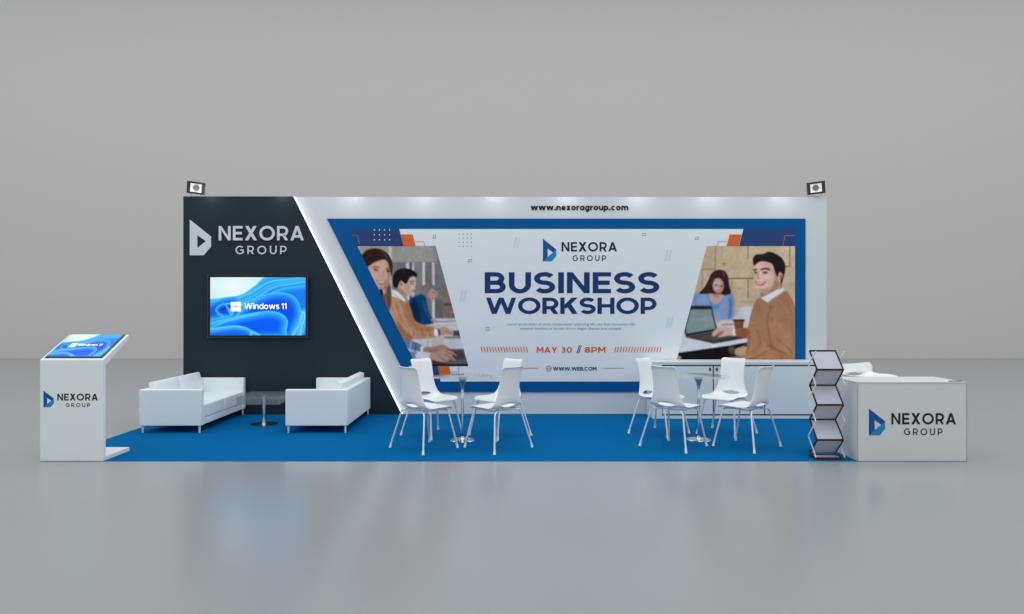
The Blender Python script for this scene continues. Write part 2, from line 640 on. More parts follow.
# ------------------------------------------------------------------ painter for printed photographs and screens
class Canvas:
    def __init__(s, quad, nx, ny, unit=False):
        s.nx, s.ny = nx, ny
        u, v = np.meshgrid(np.linspace(0, 1, nx + 1), np.linspace(0, 1, ny + 1))
        tl, tr, br, bl = [np.array(q, float) for q in quad]
        P = (tl * ((1 - u) * (1 - v))[..., None] + tr * (u * (1 - v))[..., None] + br * (u * v)[..., None] + bl * ((1 - u) * v)[..., None])
        s.X, s.Y = P[..., 0], P[..., 1]
        s.C = np.zeros(s.X.shape + (3,))

    def fill(s, c):
        s.C[:] = c

    def mask_poly(s, pts, f, smooth=0):
        if smooth:
            pts = catmull(pts, smooth, True)
        X, Y = s.X, s.Y
        ins = np.zeros(X.shape, bool)
        dist = np.full(X.shape, 1e9)
        n = len(pts)
        for i in range(n):
            x0, y0 = pts[i][:2]
            x1, y1 = pts[(i + 1) % n][:2]
            if y0 != y1:
                ins ^= ((y0 > Y) != (y1 > Y)) & (X < (x1 - x0) * (Y - y0) / (y1 - y0) + x0)
            dx, dy = x1 - x0, y1 - y0
            L = dx * dx + dy * dy + 1e-12
            tt = np.clip(((X - x0) * dx + (Y - y0) * dy) / L, 0, 1)
            dist = np.minimum(dist, np.hypot(X - x0 - tt * dx, Y - y0 - tt * dy))
        sd = np.where(ins, dist, -dist)
        return np.clip(sd / f * .5 + .5, 0, 1)

    def mask_line(s, pts, w, f):
        d = np.full(s.X.shape, 1e9)
        for (x0, y0), (x1, y1) in zip(pts, pts[1:]):
            dx, dy = x1 - x0, y1 - y0
            L = dx * dx + dy * dy + 1e-12
            tt = np.clip(((s.X - x0) * dx + (s.Y - y0) * dy) / L, 0, 1)
            d = np.minimum(d, np.hypot(s.X - x0 - tt * dx, s.Y - y0 - tt * dy))
        return np.clip((w / 2 - d) / f * .5 + .5, 0, 1)

    def put(s, m, c, a=1.):
        m = (m * a)[..., None]
        s.C = s.C * (1 - m) + np.array(c, float) * m

    def poly(s, pts, c, f=.5, a=1., sm=6):
        s.put(s.mask_poly(pts, f, sm), c, a)

    def quad(s, x0, y0, x1, y1, c, f=.4, a=1.):
        s.poly([(x0, y0), (x1, y0), (x1, y1), (x0, y1)], c, f, a, 0)

    def line(s, pts, w, c, f=.35, a=1., sm=0):
        if sm:
            pts = [p[:2] for p in catmull(pts, sm)]
        s.put(s.mask_line(pts, w, f), c, a)

    def ell(s, cx, cy, rx, ry, c, rot=0, f=.3, a=1.):
        ca, sa = math.cos(R(rot)), math.sin(R(rot))
        dx, dy = s.X - cx, s.Y - cy
        q = np.hypot((dx * ca + dy * sa) / rx, (-dx * sa + dy * ca) / ry)
        s.put(np.clip((1 - q) / f * .5 + .5, 0, 1), c, a)

    def soften(s, n=2, grain=5., seed=1):
        for _ in range(n):
            for ax in (0, 1):
                p = np.pad(s.C, [(1, 1) if k == ax else (0, 0) for k in range(3)], mode='edge')
                a, b, c_ = (p[:-2], p[1:-1], p[2:]) if ax == 0 else (p[:, :-2], p[:, 1:-1], p[:, 2:])
                s.C = .25 * a + .5 * b + .25 * c_
        rs = np.random.RandomState(seed)
        for k, amp in ((24, 1.), (9, .8), (3, .7)):
            gx, gy = s.nx // k + 3, s.ny // k + 3
            g = rs.randn(gy, gx)
            yi = np.linspace(0, gy - 1.001, s.ny + 1)
            xi = np.linspace(0, gx - 1.001, s.nx + 1)
            y0, x0 = yi.astype(int), xi.astype(int)
            fy, fx = (yi - y0)[:, None], (xi - x0)[None]
            v = (g[y0][:, x0] * (1 - fy) * (1 - fx) + g[y0 + 1][:, x0] * fy * (1 - fx) + g[y0][:, x0 + 1] * (1 - fy) * fx + g[y0 + 1][:, x0 + 1] * fy * fx)
            s.C = s.C + v[..., None] * amp * grain * (.35 + s.C / 255)

    def build(s, name, to3, m, parent, gain=1., keep=None, world=True):
        bm = bmesh.new()
        lay = bm.verts.layers.float_color.new('print')
        Cc = np.clip(s.C, 0, 255) / 255
        L = np.where(Cc <= .04045, Cc / 12.92, ((Cc + .055) / 1.055) ** 2.4) * gain
        L = np.clip(L, 0, 1)
        V = []
        for j in range(s.ny + 1):
            row = []
            for i in range(s.nx + 1):
                v = bm.verts.new(to3(s.X[j, i], s.Y[j, i], 0, 0))
                v[lay] = (*L[j, i], 1)
                row.append(v)
            V.append(row)
        for j in range(s.ny):
            for i in range(s.nx):
                bm.faces.new((V[j][i], V[j + 1][i], V[j + 1][i + 1], V[j][i + 1]))
        return obj(name, bm, m, parent, world=world, smooth=None)


GAIN = 1.14   # printed inks: colour seen in the picture -> ink reflectance under this light


def paint_left_photo():
    c = Canvas([(357.2, 245.8), (435.6, 245.8), (468.4, 366.2), (416.5, 366.2)], 210, 230)
    c.fill((164, 158, 154))
    c.quad(340, 240, 480, 262, (160, 155, 151))
    c.quad(385, 262, 480, 330, (128, 122, 124), .8)
    c.quad(340, 240, 388.5, 330, (166, 156, 150))
    c.quad(388.8, 246, 391.8, 330, (196, 190, 186), .5)
    for x0, x1, col in ((393.6, 405.8, (122, 116, 120)), (405.8, 409.6, (202, 200, 203)), (409.6, 412, (98, 90, 92)), (412, 414.2, (198, 196, 198)), (414.2, 422.4, (136, 132, 134)),
                        (422.4, 425.2, (208, 208, 208)), (425.2, 432, (124, 114, 112)), (432, 434.8, (200, 200, 200)), (434.8, 480, (118, 122, 120))):
        c.quad(x0, 262.5, x1, 330, col, .35)
    for x in (416.5, 418.5, 420.5, 397, 400, 403, 427.5, 430):
        c.line([(x, 263), (x, 330)], .6, (105, 100, 103), a=.6)
    c.poly([(432, 246), (440, 246), (470, 366), (445, 300)], (120, 124, 122), 3, .8, 0)
    # shelf on the right
    c.quad(434.5, 300, 470, 318, (105, 102, 104), .5)
    c.quad(443, 285, 452, 318, (140, 112, 98), .8)
    c.quad(444, 303, 455, 306, (98, 76, 66), .5)
    c.quad(446, 311, 455, 313, (150, 128, 115), .5)
    c.quad(432.2, 300, 434.8, 322, (206, 206, 208), .4)
    # table
    c.poly([(400, 319), (436, 318.5), (480, 318), (480, 370), (400, 370)], (205, 205, 210), .6, 1, 0)
    c.line([(436, 322), (456, 321)], 1.0, (130, 130, 136))
    c.line([(430, 326), (458, 325)], .7, (172, 174, 180))
    c.poly([(452, 331), (459, 330.5), (460.5, 336), (453, 336)], (70, 72, 80), .5, 1, 0)
    c.line([(444, 337.3), (462, 337.3)], 1.1, (92, 92, 96))
    c.line([(445, 338.8), (462, 338.8)], .8, (190, 160, 140))
    # older man in a navy jumper
    c.poly([(408.5, 302), (412, 297.5), (418, 295), (424, 294), (427, 303), (429, 313), (434, 320.5), (432, 323.5), (422, 325), (413.5, 322), (410, 312)], (8, 62, 110), .5)
    c.poly([(411, 304), (416, 301), (421, 318), (417, 323), (412.5, 318)], (6, 34, 66), 1.5, .8)
    c.poly([(424, 300), (428, 312), (433, 320), (427, 316), (423, 306)], (16, 86, 140), .8, .8)
    c.ell(432.6, 294.5, 4.6, 6.2, (190, 146, 136), 12)
    c.poly([(420.8, 291), (422, 286.5), (427, 283.8), (433, 284.8), (437.6, 288), (436.5, 291), (432, 288.6), (429, 291), (427, 295), (423, 295)], (126, 118, 114), .5)
    c.ell(428.2, 294, 1.2, 1.8, (178, 128, 116))
    c.line([(432.2, 292.3), (435, 292.6)], .7, (96, 74, 72))
    c.line([(432, 298.5), (435.4, 298.3)], .8, (150, 98, 92))
    c.ell(434, 320.4, 3.4, 2.0, (200, 152, 138), 15)
    # young man: collar, jumper
    c.poly([(388, 296), (394, 290.5), (400, 291), (406, 297), (409, 304), (412, 313), (415, 320.5), (424, 325), (436, 327.6), (438.4, 330), (437.5, 336.5), (425, 338.6), (413, 339.5), (405, 341), (398, 330), (390, 312)], (188, 142, 110), .5)
    c.poly([(407, 300), (412, 313), (415, 322), (410, 326), (405, 312)], (168, 112, 74), 1.2, .8)
    c.poly([(414, 323), (427, 327), (434, 329.5), (426, 331), (415, 329)], (176, 118, 76), 1., .8)
    c.poly([(398, 322), (404, 330), (412, 338), (404, 341), (398, 332)], (160, 98, 58), 1.4, .8)
    for a_, b_ in (((408, 330), (411, 337)), ((414, 331), (413, 338)), ((421, 330), (424, 336)), ((427, 329), (430, 335)), ((396, 303), (402, 322)), ((401, 300), (406, 318))):
        c.line([a_, b_], .9, (156, 98, 60), .7, .7)
    c.line([(404, 327), (412, 334)], 1.1, (226, 176, 132), .8, .6)
    c.poly([(389.5, 296), (391, 290), (396, 290.8), (402, 296), (406, 300.5), (403, 301), (397, 297.5)], (222, 222, 224), .4)
    c.line([(392, 293), (402, 299.5)], .6, (170, 172, 178), a=.6)
    c.poly([(397.5, 286), (401.5, 280.3), (406, 281.8), (410.5, 277.2), (415.3, 277.6), (415.6, 281.5), (416, 284.5), (414.8, 286), (415, 288.6), (413.6, 290), (413.5, 293), (411, 295.8), (407, 296.6), (403.5, 295.5), (401, 292)], (214, 176, 158), .4, 1, 4)
    c.poly([(399, 287), (403, 290), (407.5, 296), (403.5, 295.5), (400, 291.5)], (166, 124, 108), .9, .8)
    c.poly([(405, 282.5), (409, 283), (410, 290), (408, 294), (404, 289)], (188, 148, 132), 1., .7)
    c.poly([(392.6, 281), (393.4, 275), (396.8, 270.5), (403, 268.4), (410, 269.3), (416, 272.6), (417, 276.6), (413, 276.3), (410.2, 277), (408.6, 280), (406.8, 283.2), (404.3, 283.2), (401, 280.4), (399, 283.2), (397.6, 287.2), (394, 287)], (24, 21, 24), .4)
    c.line([(398, 272), (408, 271)], .8, (62, 52, 52), .8, .6)
    c.ell(401.2, 284.4, 1.6, 2.6, (192, 142, 126), 20)
    c.ell(401.3, 284.8, .7, 1.4, (148, 96, 84), 20)
    c.line([(410.2, 281.6), (414, 281.2)], .8, (44, 30, 30), .3)
    c.line([(410.8, 283.6), (413.6, 283.8)], .8, (58, 40, 40), .3)
    c.line([(411.6, 291), (414.6, 290.6)], .8, (156, 96, 92), .3)
    # hand and white cuff on the keyboard
    c.poly([(439, 328.5), (444, 327), (449, 329), (454, 332.5), (452, 335), (446, 334.6), (440, 335.5)], (200, 154, 138), .4)
    c.line([(445, 331), (452, 333.5)], .6, (150, 104, 92), a=.8)
    c.poly([(434.5, 329), (437, 329.4), (438.5, 333), (437, 336), (434.5, 335.5)], (236, 236, 238), .4)
    c.poly([(438, 329), (440, 330), (440.5, 334.5), (438.5, 335.6)], (90, 90, 96), .4)
    # lower hands, checked sleeves, laptops
    c.quad(427, 333, 428, 347, (178, 180, 184), .3)
    c.poly([(432, 337.3), (444, 337), (444.3, 346), (432, 346.5)], (192, 192, 186), .4, 1, 0)
    c.poly([(404, 338), (410, 340), (423, 346), (422, 351), (412, 350), (406, 346)], (102, 122, 152), .5)
    c.line([(411, 342), (410, 350)], 1.4, (164, 178, 198), .5)
    c.line([(416, 343.5), (415, 350.5)], 1.0, (60, 78, 110), .4)
    c.poly([(421, 346), (426, 347), (424.5, 352.5), (420.5, 351)], (216, 216, 220), .4)
    c.poly([(424.5, 347.6), (434, 346.6), (443, 344.8), (449, 348), (452, 351), (446, 351.5), (437, 352.5), (424.5, 352.6)], (176, 132, 120), .5)
    c.poly([(430, 350.5), (441, 350.5), (438, 353), (428, 353)], (120, 80, 72), 1.2, .7)
    c.poly([(446, 349.2), (463.7, 349), (468.6, 366.4), (430, 366), (434, 361)], (96, 96, 100), .4, 1, 0)
    c.poly([(450, 351), (462.5, 351), (465, 359), (453, 360)], (70, 70, 74), .6, 1, 0)
    c.poly([(430, 364.4), (468, 364.2), (468.6, 366.5), (430, 366.5)], (24, 24, 26), .4, 1, 0)
    c.poly([(404, 351), (411, 351.5), (418, 352.5), (417.5, 357.5), (410, 357.5)], (118, 138, 168), .5)
    c.poly([(417, 352.8), (432, 353), (432, 359), (417, 358)], (218, 219, 224), .5)
    c.poly([(431, 353), (437, 351), (445, 349.6), (452, 351.5), (457, 355.8), (452, 355), (456, 361), (450, 359.4), (447, 362.2), (440, 362), (433, 361), (430, 357.5)], (194, 148, 130), .45)
    c.line([(444, 354), (451, 357.5), (455, 360.5)], .8, (138, 94, 82), .4, .8)
    c.line([(440, 357.5), (447, 361.5)], .8, (138, 94, 82), .4, .8)
    c.line([(446, 351.5), (455, 355)], .8, (132, 88, 78), .4, .7)
    c.poly([(432, 360), (440, 362), (448, 363), (434, 364)], (52, 42, 42), .6, .9)
    # young woman in front
    c.poly([(376, 300), (383, 288), (389, 283), (391, 290), (391.5, 302), (388, 312), (382, 312)], (112, 78, 58), .6)
    c.line([(386, 290), (386, 306)], 1., (150, 110, 84), .7, .7)
    c.line([(388.5, 288), (389, 306)], .8, (76, 50, 38), .5, .8)
    c.ell(379.6, 273.5, 11.0, 16.2, (210, 168, 152), -6, .12)
    c.poly([(376, 286), (384, 287), (386, 292), (380, 298), (375, 290)], (196, 156, 142), .8)
    c.poly([(387.5, 265), (390.5, 268), (389.5, 282), (386, 290), (384, 287), (387, 278)], (168, 122, 106), 1.2, .8)
    c.ell(373.5, 277, 3.6, 3.2, (222, 172, 156), 0, .7, .6)
    c.ell(385, 279, 2.2, 2.6, (214, 160, 144), 0, .7, .6)
    c.poly([(361, 258), (364.5, 252), (370, 249), (378, 248.6), (385, 251.5), (390, 257), (392.4, 264), (392, 271), (390.6, 268), (388, 262.5), (384.5, 259.5), (379, 260.5), (373, 263), (368, 266.5), (365, 268)], (46, 30, 27), .45)
    c.poly([(388.6, 262), (392.6, 265), (392.2, 272), (391, 276), (390.2, 270)], (60, 40, 34), .5)
    c.line([(380, 250), (385, 254), (389, 262)], .9, (120, 88, 74), .7, .6, 5)
    c.line([(372, 251), (366, 259)], .8, (84, 58, 50), .7, .6)
    c.line([(372.5, 268), (375.5, 266.6), (379.5, 267.6)], .9, (84, 56, 48), .35, .9, 4)
    c.line([(385.8, 269), (389.6, 268.4)], .9, (84, 56, 48), .35, .9)
    c.ell(376, 269.6, 1.9, .85, (50, 34, 34), 5, .5)
    c.ell(388.2, 271, 1.7, .8, (50, 34, 34), 0, .5)
    c.ell(376, 270.8, 2.6, .9, (180, 132, 118), 0, .8, .5)
    c.line([(383, 270), (384.2, 275.6), (382.2, 276.4)], .7, (172, 122, 106), .5, .8)
    c.poly([(376, 279.6), (380, 281.2), (386, 280.6), (384, 284), (380, 284.4)], (164, 92, 88), .4)
    c.poly([(377.2, 280.4), (380.5, 281.8), (385, 281.3), (383, 282.9), (380, 283)], (244, 240, 238), .3)
    c.poly([(379, 291), (381.8, 289.5), (383, 296), (381, 299)], (20, 24, 34), .5)
    return c


def paint_right_photo():
    c = Canvas([(706.8, 246.0), (795.0, 246.0), (795.0, 362.0), (676.2, 362.0)], 230, 230)
    c.fill((212, 184, 152))
    rnd = random.Random(3)
    for x0, y0, x1, y1, col in ((700, 246, 715.3, 269.3, (196, 170, 140)), (715.3, 246, 748.2, 278.5, (206, 182, 152)), (748.2, 246, 789.7, 266, (210, 188, 158)), (690, 269.3, 703, 300, (198, 174, 146)),
                                (703, 269.3, 729, 300, (203, 178, 148)), (731.8, 279, 748, 308, (206, 182, 152)), (748, 266, 800, 310, (202, 176, 146)), (716, 246, 723, 268, (200, 174, 144))):
        c.quad(x0, y0, x1, y1, col, .4)
    for p, w, col in (([(715.4, 246), (715.4, 269)], .8, (150, 122, 92)), ([(748.1, 246), (748.1, 259)], .9, (142, 114, 86)), ([(703, 269.4), (715.4, 269.4)], .9, (150, 122, 92)), ([(729, 278.4), (753, 278.4)], 1.2, (122, 98, 72)),
                      ([(731.8, 279), (731.8, 292)], .8, (158, 130, 100)), ([(748, 279), (748, 298)], .9, (142, 114, 86)), ([(789.8, 246), (789.8, 266)], 1., (138, 112, 84)), ([(785, 266.3), (790, 266.3)], 1., (130, 104, 78)),
                      ([(702.3, 269), (702.3, 292)], .7, (164, 138, 108)), ([(723.5, 264), (724.5, 264)], 1.2, (120, 98, 74)), ([(742, 302), (757, 302)], .8, (170, 145, 115))):
        c.line(p, w, col, .4)
    for _ in range(46):
        x, y = rnd.uniform(690, 795), rnd.uniform(247, 305)
        c.line([(x, y), (x + rnd.uniform(5, 18), y)], .6, (188, 162, 132), .5, .35)
    # things on the table behind
    c.poly([(741, 307), (752, 306), (757, 308), (754, 328), (735, 328), (737, 314)], (206, 210, 218), .5, 1, 0)
    c.quad(717, 318, 740, 330, (202, 206, 214), .6)
    c.quad(757, 306, 765, 330, (190, 168, 140), .6)
    # woman in a blue blouse
    c.poly([(691, 310), (692, 298), (694.5, 293.6), (702, 292), (709.5, 294.6), (714, 303.5), (720, 301), (724, 294.6), (730, 292.2), (733.8, 296.5), (735, 308), (733.6, 317), (729.5, 322.5), (718, 322.5), (712, 310), (700, 310)], (134, 160, 200), .5)
    c.poly([(729, 296), (732, 304), (731, 316), (728.5, 319), (729.5, 306)], (78, 108, 164), .8, .8)
    c.poly([(708, 297), (713.8, 305), (720, 303), (717, 310), (711, 307)], (100, 132, 188), .8, .7)
    c.line([(696, 296), (694, 306)], .9, (96, 128, 184), .7, .7)
    c.line([(720, 306), (722, 318)], .8, (104, 136, 192), .7, .7)
    c.poly([(711.5, 290), (720.5, 290), (721.5, 297), (719.5, 301.6), (714.3, 304), (710, 298.5)], (206, 164, 154), .4)
    c.poly([(712, 291), (719, 294.4), (718, 297.5), (712.5, 295)], (166, 120, 110), .8, .8)
    c.poly([(699.4, 293.2), (704, 288), (708, 281), (710.8, 274.6), (715, 270.8), (720, 269.8), (725, 271.6), (728, 277), (729.2, 285), (730.8, 293), (725, 295), (720.6, 294), (712, 293.5), (706, 293.8)], (54, 34, 32), .4)
    c.ell(718.2, 285.6, 5.6, 7.6, (206, 162, 152), -6, .14)
    c.poly([(722, 281), (724, 284), (722.5, 291), (719.5, 293)], (176, 126, 116), .9, .7)
    c.poly([(712.4, 284), (714, 279), (718, 277.4), (722, 278.6), (724.5, 283), (725.4, 277), (720, 273), (713, 275.6), (711, 281)], (54, 34, 32), .4)
    c.poly([(724, 280), (727.6, 283), (728.6, 293), (722, 294), (724, 288)], (48, 30, 28), .4)
    c.line([(716, 272), (712, 280), (708.5, 288)], .8, (92, 64, 58), .7, .6, 4)
    c.line([(722.5, 272), (724.2, 276)], .9, (150, 132, 130), .6, .6)
    c.line([(715, 284.8), (717.6, 285.6)], .8, (84, 54, 50), .3)
    c.line([(720, 286), (722.4, 286)], .8, (84, 54, 50), .3)
    c.line([(718.6, 286.4), (718.8, 288.6)], .6, (172, 120, 110), .4, .8)
    c.line([(716.8, 290.4), (719.8, 290.6)], .8, (160, 84, 84), .3)
    # forearm, cup
    c.poly([(719, 321), (729, 319.8), (735, 321.5), (733, 325.4), (722, 325.5)], (214, 196, 192), .5)
    c.line([(722, 325), (734, 324)], 1.0, (120, 96, 90), .5, .8)
    c.poly([(733.6, 320.4), (744, 320.4), (742.8, 329.5), (735.2, 329.5)], (122, 76, 56), .4, 1, 0)
    c.quad(733, 319.4, 744.6, 321.2, (70, 44, 36), .3)
    # table top, dark below
    c.poly([(670, 366), (678, 350), (684, 334), (700, 330), (748, 330), (748, 342.6), (730, 346), (677, 353.4)], (206, 210, 218), .4, 1, 0)
    c.poly([(676, 353.2), (730, 345.6), (748, 342.2), (748, 366), (676, 366)], (18, 16, 18), .4, 1, 0)
    c.poly([(672, 355), (681, 356.2), (681.4, 360), (678, 366), (672, 366)], (178, 150, 126), .5, 1, 0)
    c.line([(730, 347), (736, 351), (746, 344)], 1.0, (120, 120, 124), .5, .8)
    c.poly([(737, 348), (746, 346.5), (747, 354), (737, 355.5), (734, 352)], (182, 154, 122), .5)
    c.poly([(728, 348), (734, 346), (735, 354), (730, 354)], (90, 76, 62), .6, .8)
    c.poly([(700, 366), (722, 358.5), (746, 354.6), (748, 366)], (160, 130, 110), .6, .9, 0)
    # laptop
    c.poly([(685, 337), (715, 331.6), (747, 337.8), (714, 343.6)], (60, 52, 52), .4, 1, 0)
    c.poly([(692, 337.2), (714, 333.6), (734, 337), (713, 341)], (86, 76, 74), .5, 1, 0)
    c.poly([(690.8, 305.8), (711.6, 305.8), (717.3, 330.8), (686, 336.6), (684.2, 329.5)], (34, 38, 54), .4, 1, 0)
    c.poly([(690.6, 309.4), (711.2, 309.2), (715.6, 328.9), (686.6, 333.6), (685.6, 329.5)], (132, 150, 148), .4, 1, 0)
    c.poly([(690, 317), (706, 315), (708, 320), (690, 322)], (148, 164, 162), 1.5, .6)
    c.line([(692, 317), (704, 316)], .8, (112, 130, 130), .4, .8)
    # hand, cuff, sleeve
    c.poly([(711.8, 333.5), (716, 328.8), (722, 326.8), (729, 327.2), (734, 329.5), (734.4, 335.6), (728, 335.8), (722, 336.8), (718, 337), (721, 333), (716.5, 335.2), (713, 336.6)], (212, 174, 166), .4)
    c.poly([(717, 333.5), (722, 331), (724, 332), (720, 335.6)], (150, 108, 102), .6, .8)
    c.poly([(732.8, 328.4), (735.6, 329.4), (736.4, 335.6), (733.4, 336)], (228, 230, 236), .3, 1, 0)
    c.poly([(736, 329), (748, 328.5), (750, 338), (742, 337.4), (736.4, 335.8)], (148, 94, 60), .4)
    # man in a camel jumper
    c.poly([(745.6, 366), (745.4, 354), (747.4, 341), (748.4, 326), (752, 310), (756, 301), (761, 297.5), (768, 302), (784, 291.5), (790, 296), (794, 304), (797, 318), (798, 366)], (170, 124, 94), .4)
    for pts, w, col, a_ in (([(771, 306), (767.5, 320), (769.5, 336), (772, 350)], 1.2, (138, 90, 56), .8), ([(757, 330), (760, 344), (748, 354)], 2.0, (150, 100, 64), .5), ([(768, 345), (777, 350), (786, 354)], 1.6, (132, 84, 52), .8),
                            ([(766, 352), (757, 357), (748, 360)], 1.3, (126, 80, 50), .8), ([(776, 338), (786, 346), (792, 352)], 1.4, (144, 94, 60), .7), ([(772, 344), (782, 358)], 1.2, (148, 98, 62), .7),
                            ([(749.5, 330), (749, 344), (746.5, 354)], 1.0, (124, 80, 50), .7), 
                            ([(787, 300), (792, 320), (793, 344)], 1.6, (158, 108, 72), .6), ):
        c.line(pts, w, col, .9, a_, 5)
    c.poly([(762, 291), (772, 286), (781, 284), (781.5, 290), (773, 296), (764, 302), (760.5, 298)], (172, 128, 112), .4)
    c.poly([(754.2, 264.5), (757, 260.5), (764, 259), (771, 260.5), (775, 267), (777, 276), (780, 272.2), (783.2, 273.4), (782.6, 279), (779.6, 283.5), (779.8, 287.5), (773, 291.5), (767, 294.2), (762, 292.4), (758, 290), (755.4, 285.4), (754.6, 281.6), (753.6, 279.8), (754.4, 276), (753.6, 270)], (224, 184, 168), .4, 1, 4)
    c.poly([(774, 268), (777.5, 277), (780, 284), (778.6, 288), (769, 293.5), (766, 292), (772, 287), (774.5, 278)], (160, 116, 102), 1.6, .75)
    c.poly([(764, 270), (770, 270.5), (772, 277), (768, 279), (764, 275)], (222, 186, 172), 1.6, .6)
    c.poly([(757, 288), (762, 289.4), (768, 288.5), (766, 293), (762, 292)], (176, 134, 120), 1.2, .7)
    c.poly([(754, 265.5), (753, 259), (756, 254.8), (763, 254), (769, 251.8), (776, 254), (782, 258.4), (785.2, 265), (784.8, 272.5), (782.5, 273.5), (779.5, 272), (777.2, 276.6), (774.8, 270.5), (772.5, 264.5), (768, 262), (761, 261.3), (757, 263.2)], (36, 27, 27), .4)
    c.poly([(782, 273), (784.5, 272), (782.4, 281.5), (780.4, 284)], (40, 30, 29), .4)
    c.line([(757, 257.5), (765, 256), (772, 255.5)], 1.0, (78, 62, 60), .8, .6, 4)
    c.ell(780.6, 276.4, 2.0, 3.4, (206, 156, 142), 15)
    c.ell(780.8, 276.8, .9, 1.8, (152, 102, 92), 15)
    c.line([(761, 269.6), (765, 268.6), (769.6, 269.8)], 1.3, (44, 32, 32), .35, 1, 4)
    c.line([(753.8, 270), (756.6, 269.4)], 1.2, (44, 32, 32), .35)
    c.ell(764.9, 272.6, 2.3, 1.0, (62, 44, 42), 4, .5)
    c.ell(755.8, 272.6, 1.3, .95, (62, 44, 42), 0, .5)
    c.line([(759.4, 271), (757.4, 277.4), (760.2, 278.6)], .9, (168, 120, 106), .5, .8)
    c.poly([(755.2, 281.4), (760, 282.4), (766, 281.4), (762.5, 285.2), (757.5, 285)], (158, 92, 86), .35)
    c.poly([(756.2, 282.2), (760, 283.1), (764.4, 282.3), (761.5, 284), (758, 284)], (240, 234, 230), .3)
    c.poly([(760.4, 298), (768, 294.6), (777, 289.6), (783.6, 287.4), (784.2, 291.6), (776, 297), (767.2, 303.2)], (226, 228, 234), .35, 1, 0)
    c.line([(762, 299.6), (767, 302.6), (776, 296.8), (784, 291.4)], .7, (150, 128, 116), .4, .8)
    return c


def paint_screen():
    """folded blue ribbons on a pale ground; drawn in a 163 x 100 field"""
    W, H = 163., 100.
    c = Canvas([(0, 0), (W, 0), (W, H), (0, H)], 260, 160)
    u = c.X / W
    v = c.Y / H
    g = np.clip(1 - np.hypot((u - .25) * 1.0, v - .15) / .6, 0, 1)[..., None]
    c.C = np.array((176, 232, 248.)) * (1 - g) + np.array((238, 252, 250.)) * g

    def P(pts):
        return [(a * W, b * H) for a, b in pts]

    def petal(pts, deep, rim, f=14., sm=6, edge=1.3):
        pp = catmull(P(pts), sm, True)
        m = c.mask_poly(pp, .7, 0)
        inner = c.mask_poly(pp, f, 0)
        t = np.clip((inner - .5) * 2, 0, 1)[..., None] ** .8
        col = np.array(rim, float) * (1 - t) + np.array(deep, float) * t
        c.C = c.C * (1 - m[..., None]) + col * m[..., None]
        c.line([p for p in pp] + [pp[0]], edge, tuple(min(255, x + 40) for x in rim), 1.2, .22)
    # broad swoosh to the upper right
    petal([(-.1, .46), (.1, .36), (.32, .30), (.47, .14), (.62, -.03), (1.1, -.1), (1.1, 1.1), (-.1, 1.1)], (22, 134, 244), (74, 198, 252), 16)
    for k, (a_, b_) in enumerate((((.28, .42), .0), ((.31, .46), .05), ((.33, .5), .1), ((.36, .54), .16))):
        petal([(a_[0], a_[1] - .02), (.45 + k * .02, .24 + b_), (.62 + k * .02, .07 + b_), (.85, .02 + b_ * .9), (1.1, .0 + b_), (1.1, .55), (.8, .6), (.5, .62)], ((10, 116, 236), (28, 150, 246), (6, 96, 232), (16, 128, 242))[k], ((90, 214, 255), (60, 190, 252), (84, 208, 255), (60, 196, 252))[k], 9)
    # big centre fold
    petal([(.27, .66), (.42, .44), (.56, .31), (.72, .26), (.86, .31), (.93, .45), (.95, .66), (.9, .86), (.82, 1.05), (.5, 1.05), (.3, .8)], (0, 82, 240), (64, 196, 255), 15)
    petal([(.96, .95), (1.02, .62), (1.1, .5), (1.1, 1.1), (.86, 1.1)], (0, 86, 240), (90, 206, 255), 9)
    petal([(.84, 1.05), (.93, .8), (.965, .6), (1.0, .66), (.97, .84), (.93, 1.05)], (60, 170, 252), (130, 228, 255), 6)
    # left eye
    petal([(-.05, .5), (.06, .40), (.2, .34), (.3, .36), (.26, .5), (.24, .62), (.14, .7), (-.05, .74)], (10, 96, 228), (66, 190, 250), 10)
    petal([(.06, .53), (.12, .46), (.2, .45), (.2, .55), (.22, .66), (.14, .68), (.07, .62)], (0, 62, 214), (70, 200, 252), 8)
    petal([(.16, .47), (.22, .45), (.24, .55), (.23, .66), (.2, .58)], (0, 70, 220), (100, 216, 255), 5)
    # lower folds
    petal([(-.1, .84), (.1, .74), (.25, .68), (.45, .61), (.62, .58), (.74, .62), (.81, .74), (.8, .9), (.74, 1.06), (.2, 1.06), (-.1, 1.06)], (0, 92, 252), (74, 208, 255), 16)
    petal([(-.1, .93), (.1, .86), (.27, .83), (.4, .88), (.47, .98), (.5, 1.1), (-.1, 1.1)], (10, 104, 248), (96, 226, 255), 11)
    petal([(.44, .93), (.54, 1.02), (.6, 1.1), (.42, 1.1)], (40, 160, 255), (130, 230, 255), 5)
    c.line(P([(0, .88), (.14, .77), (.3, .70), (.5, .63)]), 2.2, (120, 224, 255), 2., .7, 6)
    return c


# =================================================================== THE SETTING
def struct(name, bm, m, **k):
    o = obj(name, bm, m, **k)
    o['kind'] = 'structure'
    return o


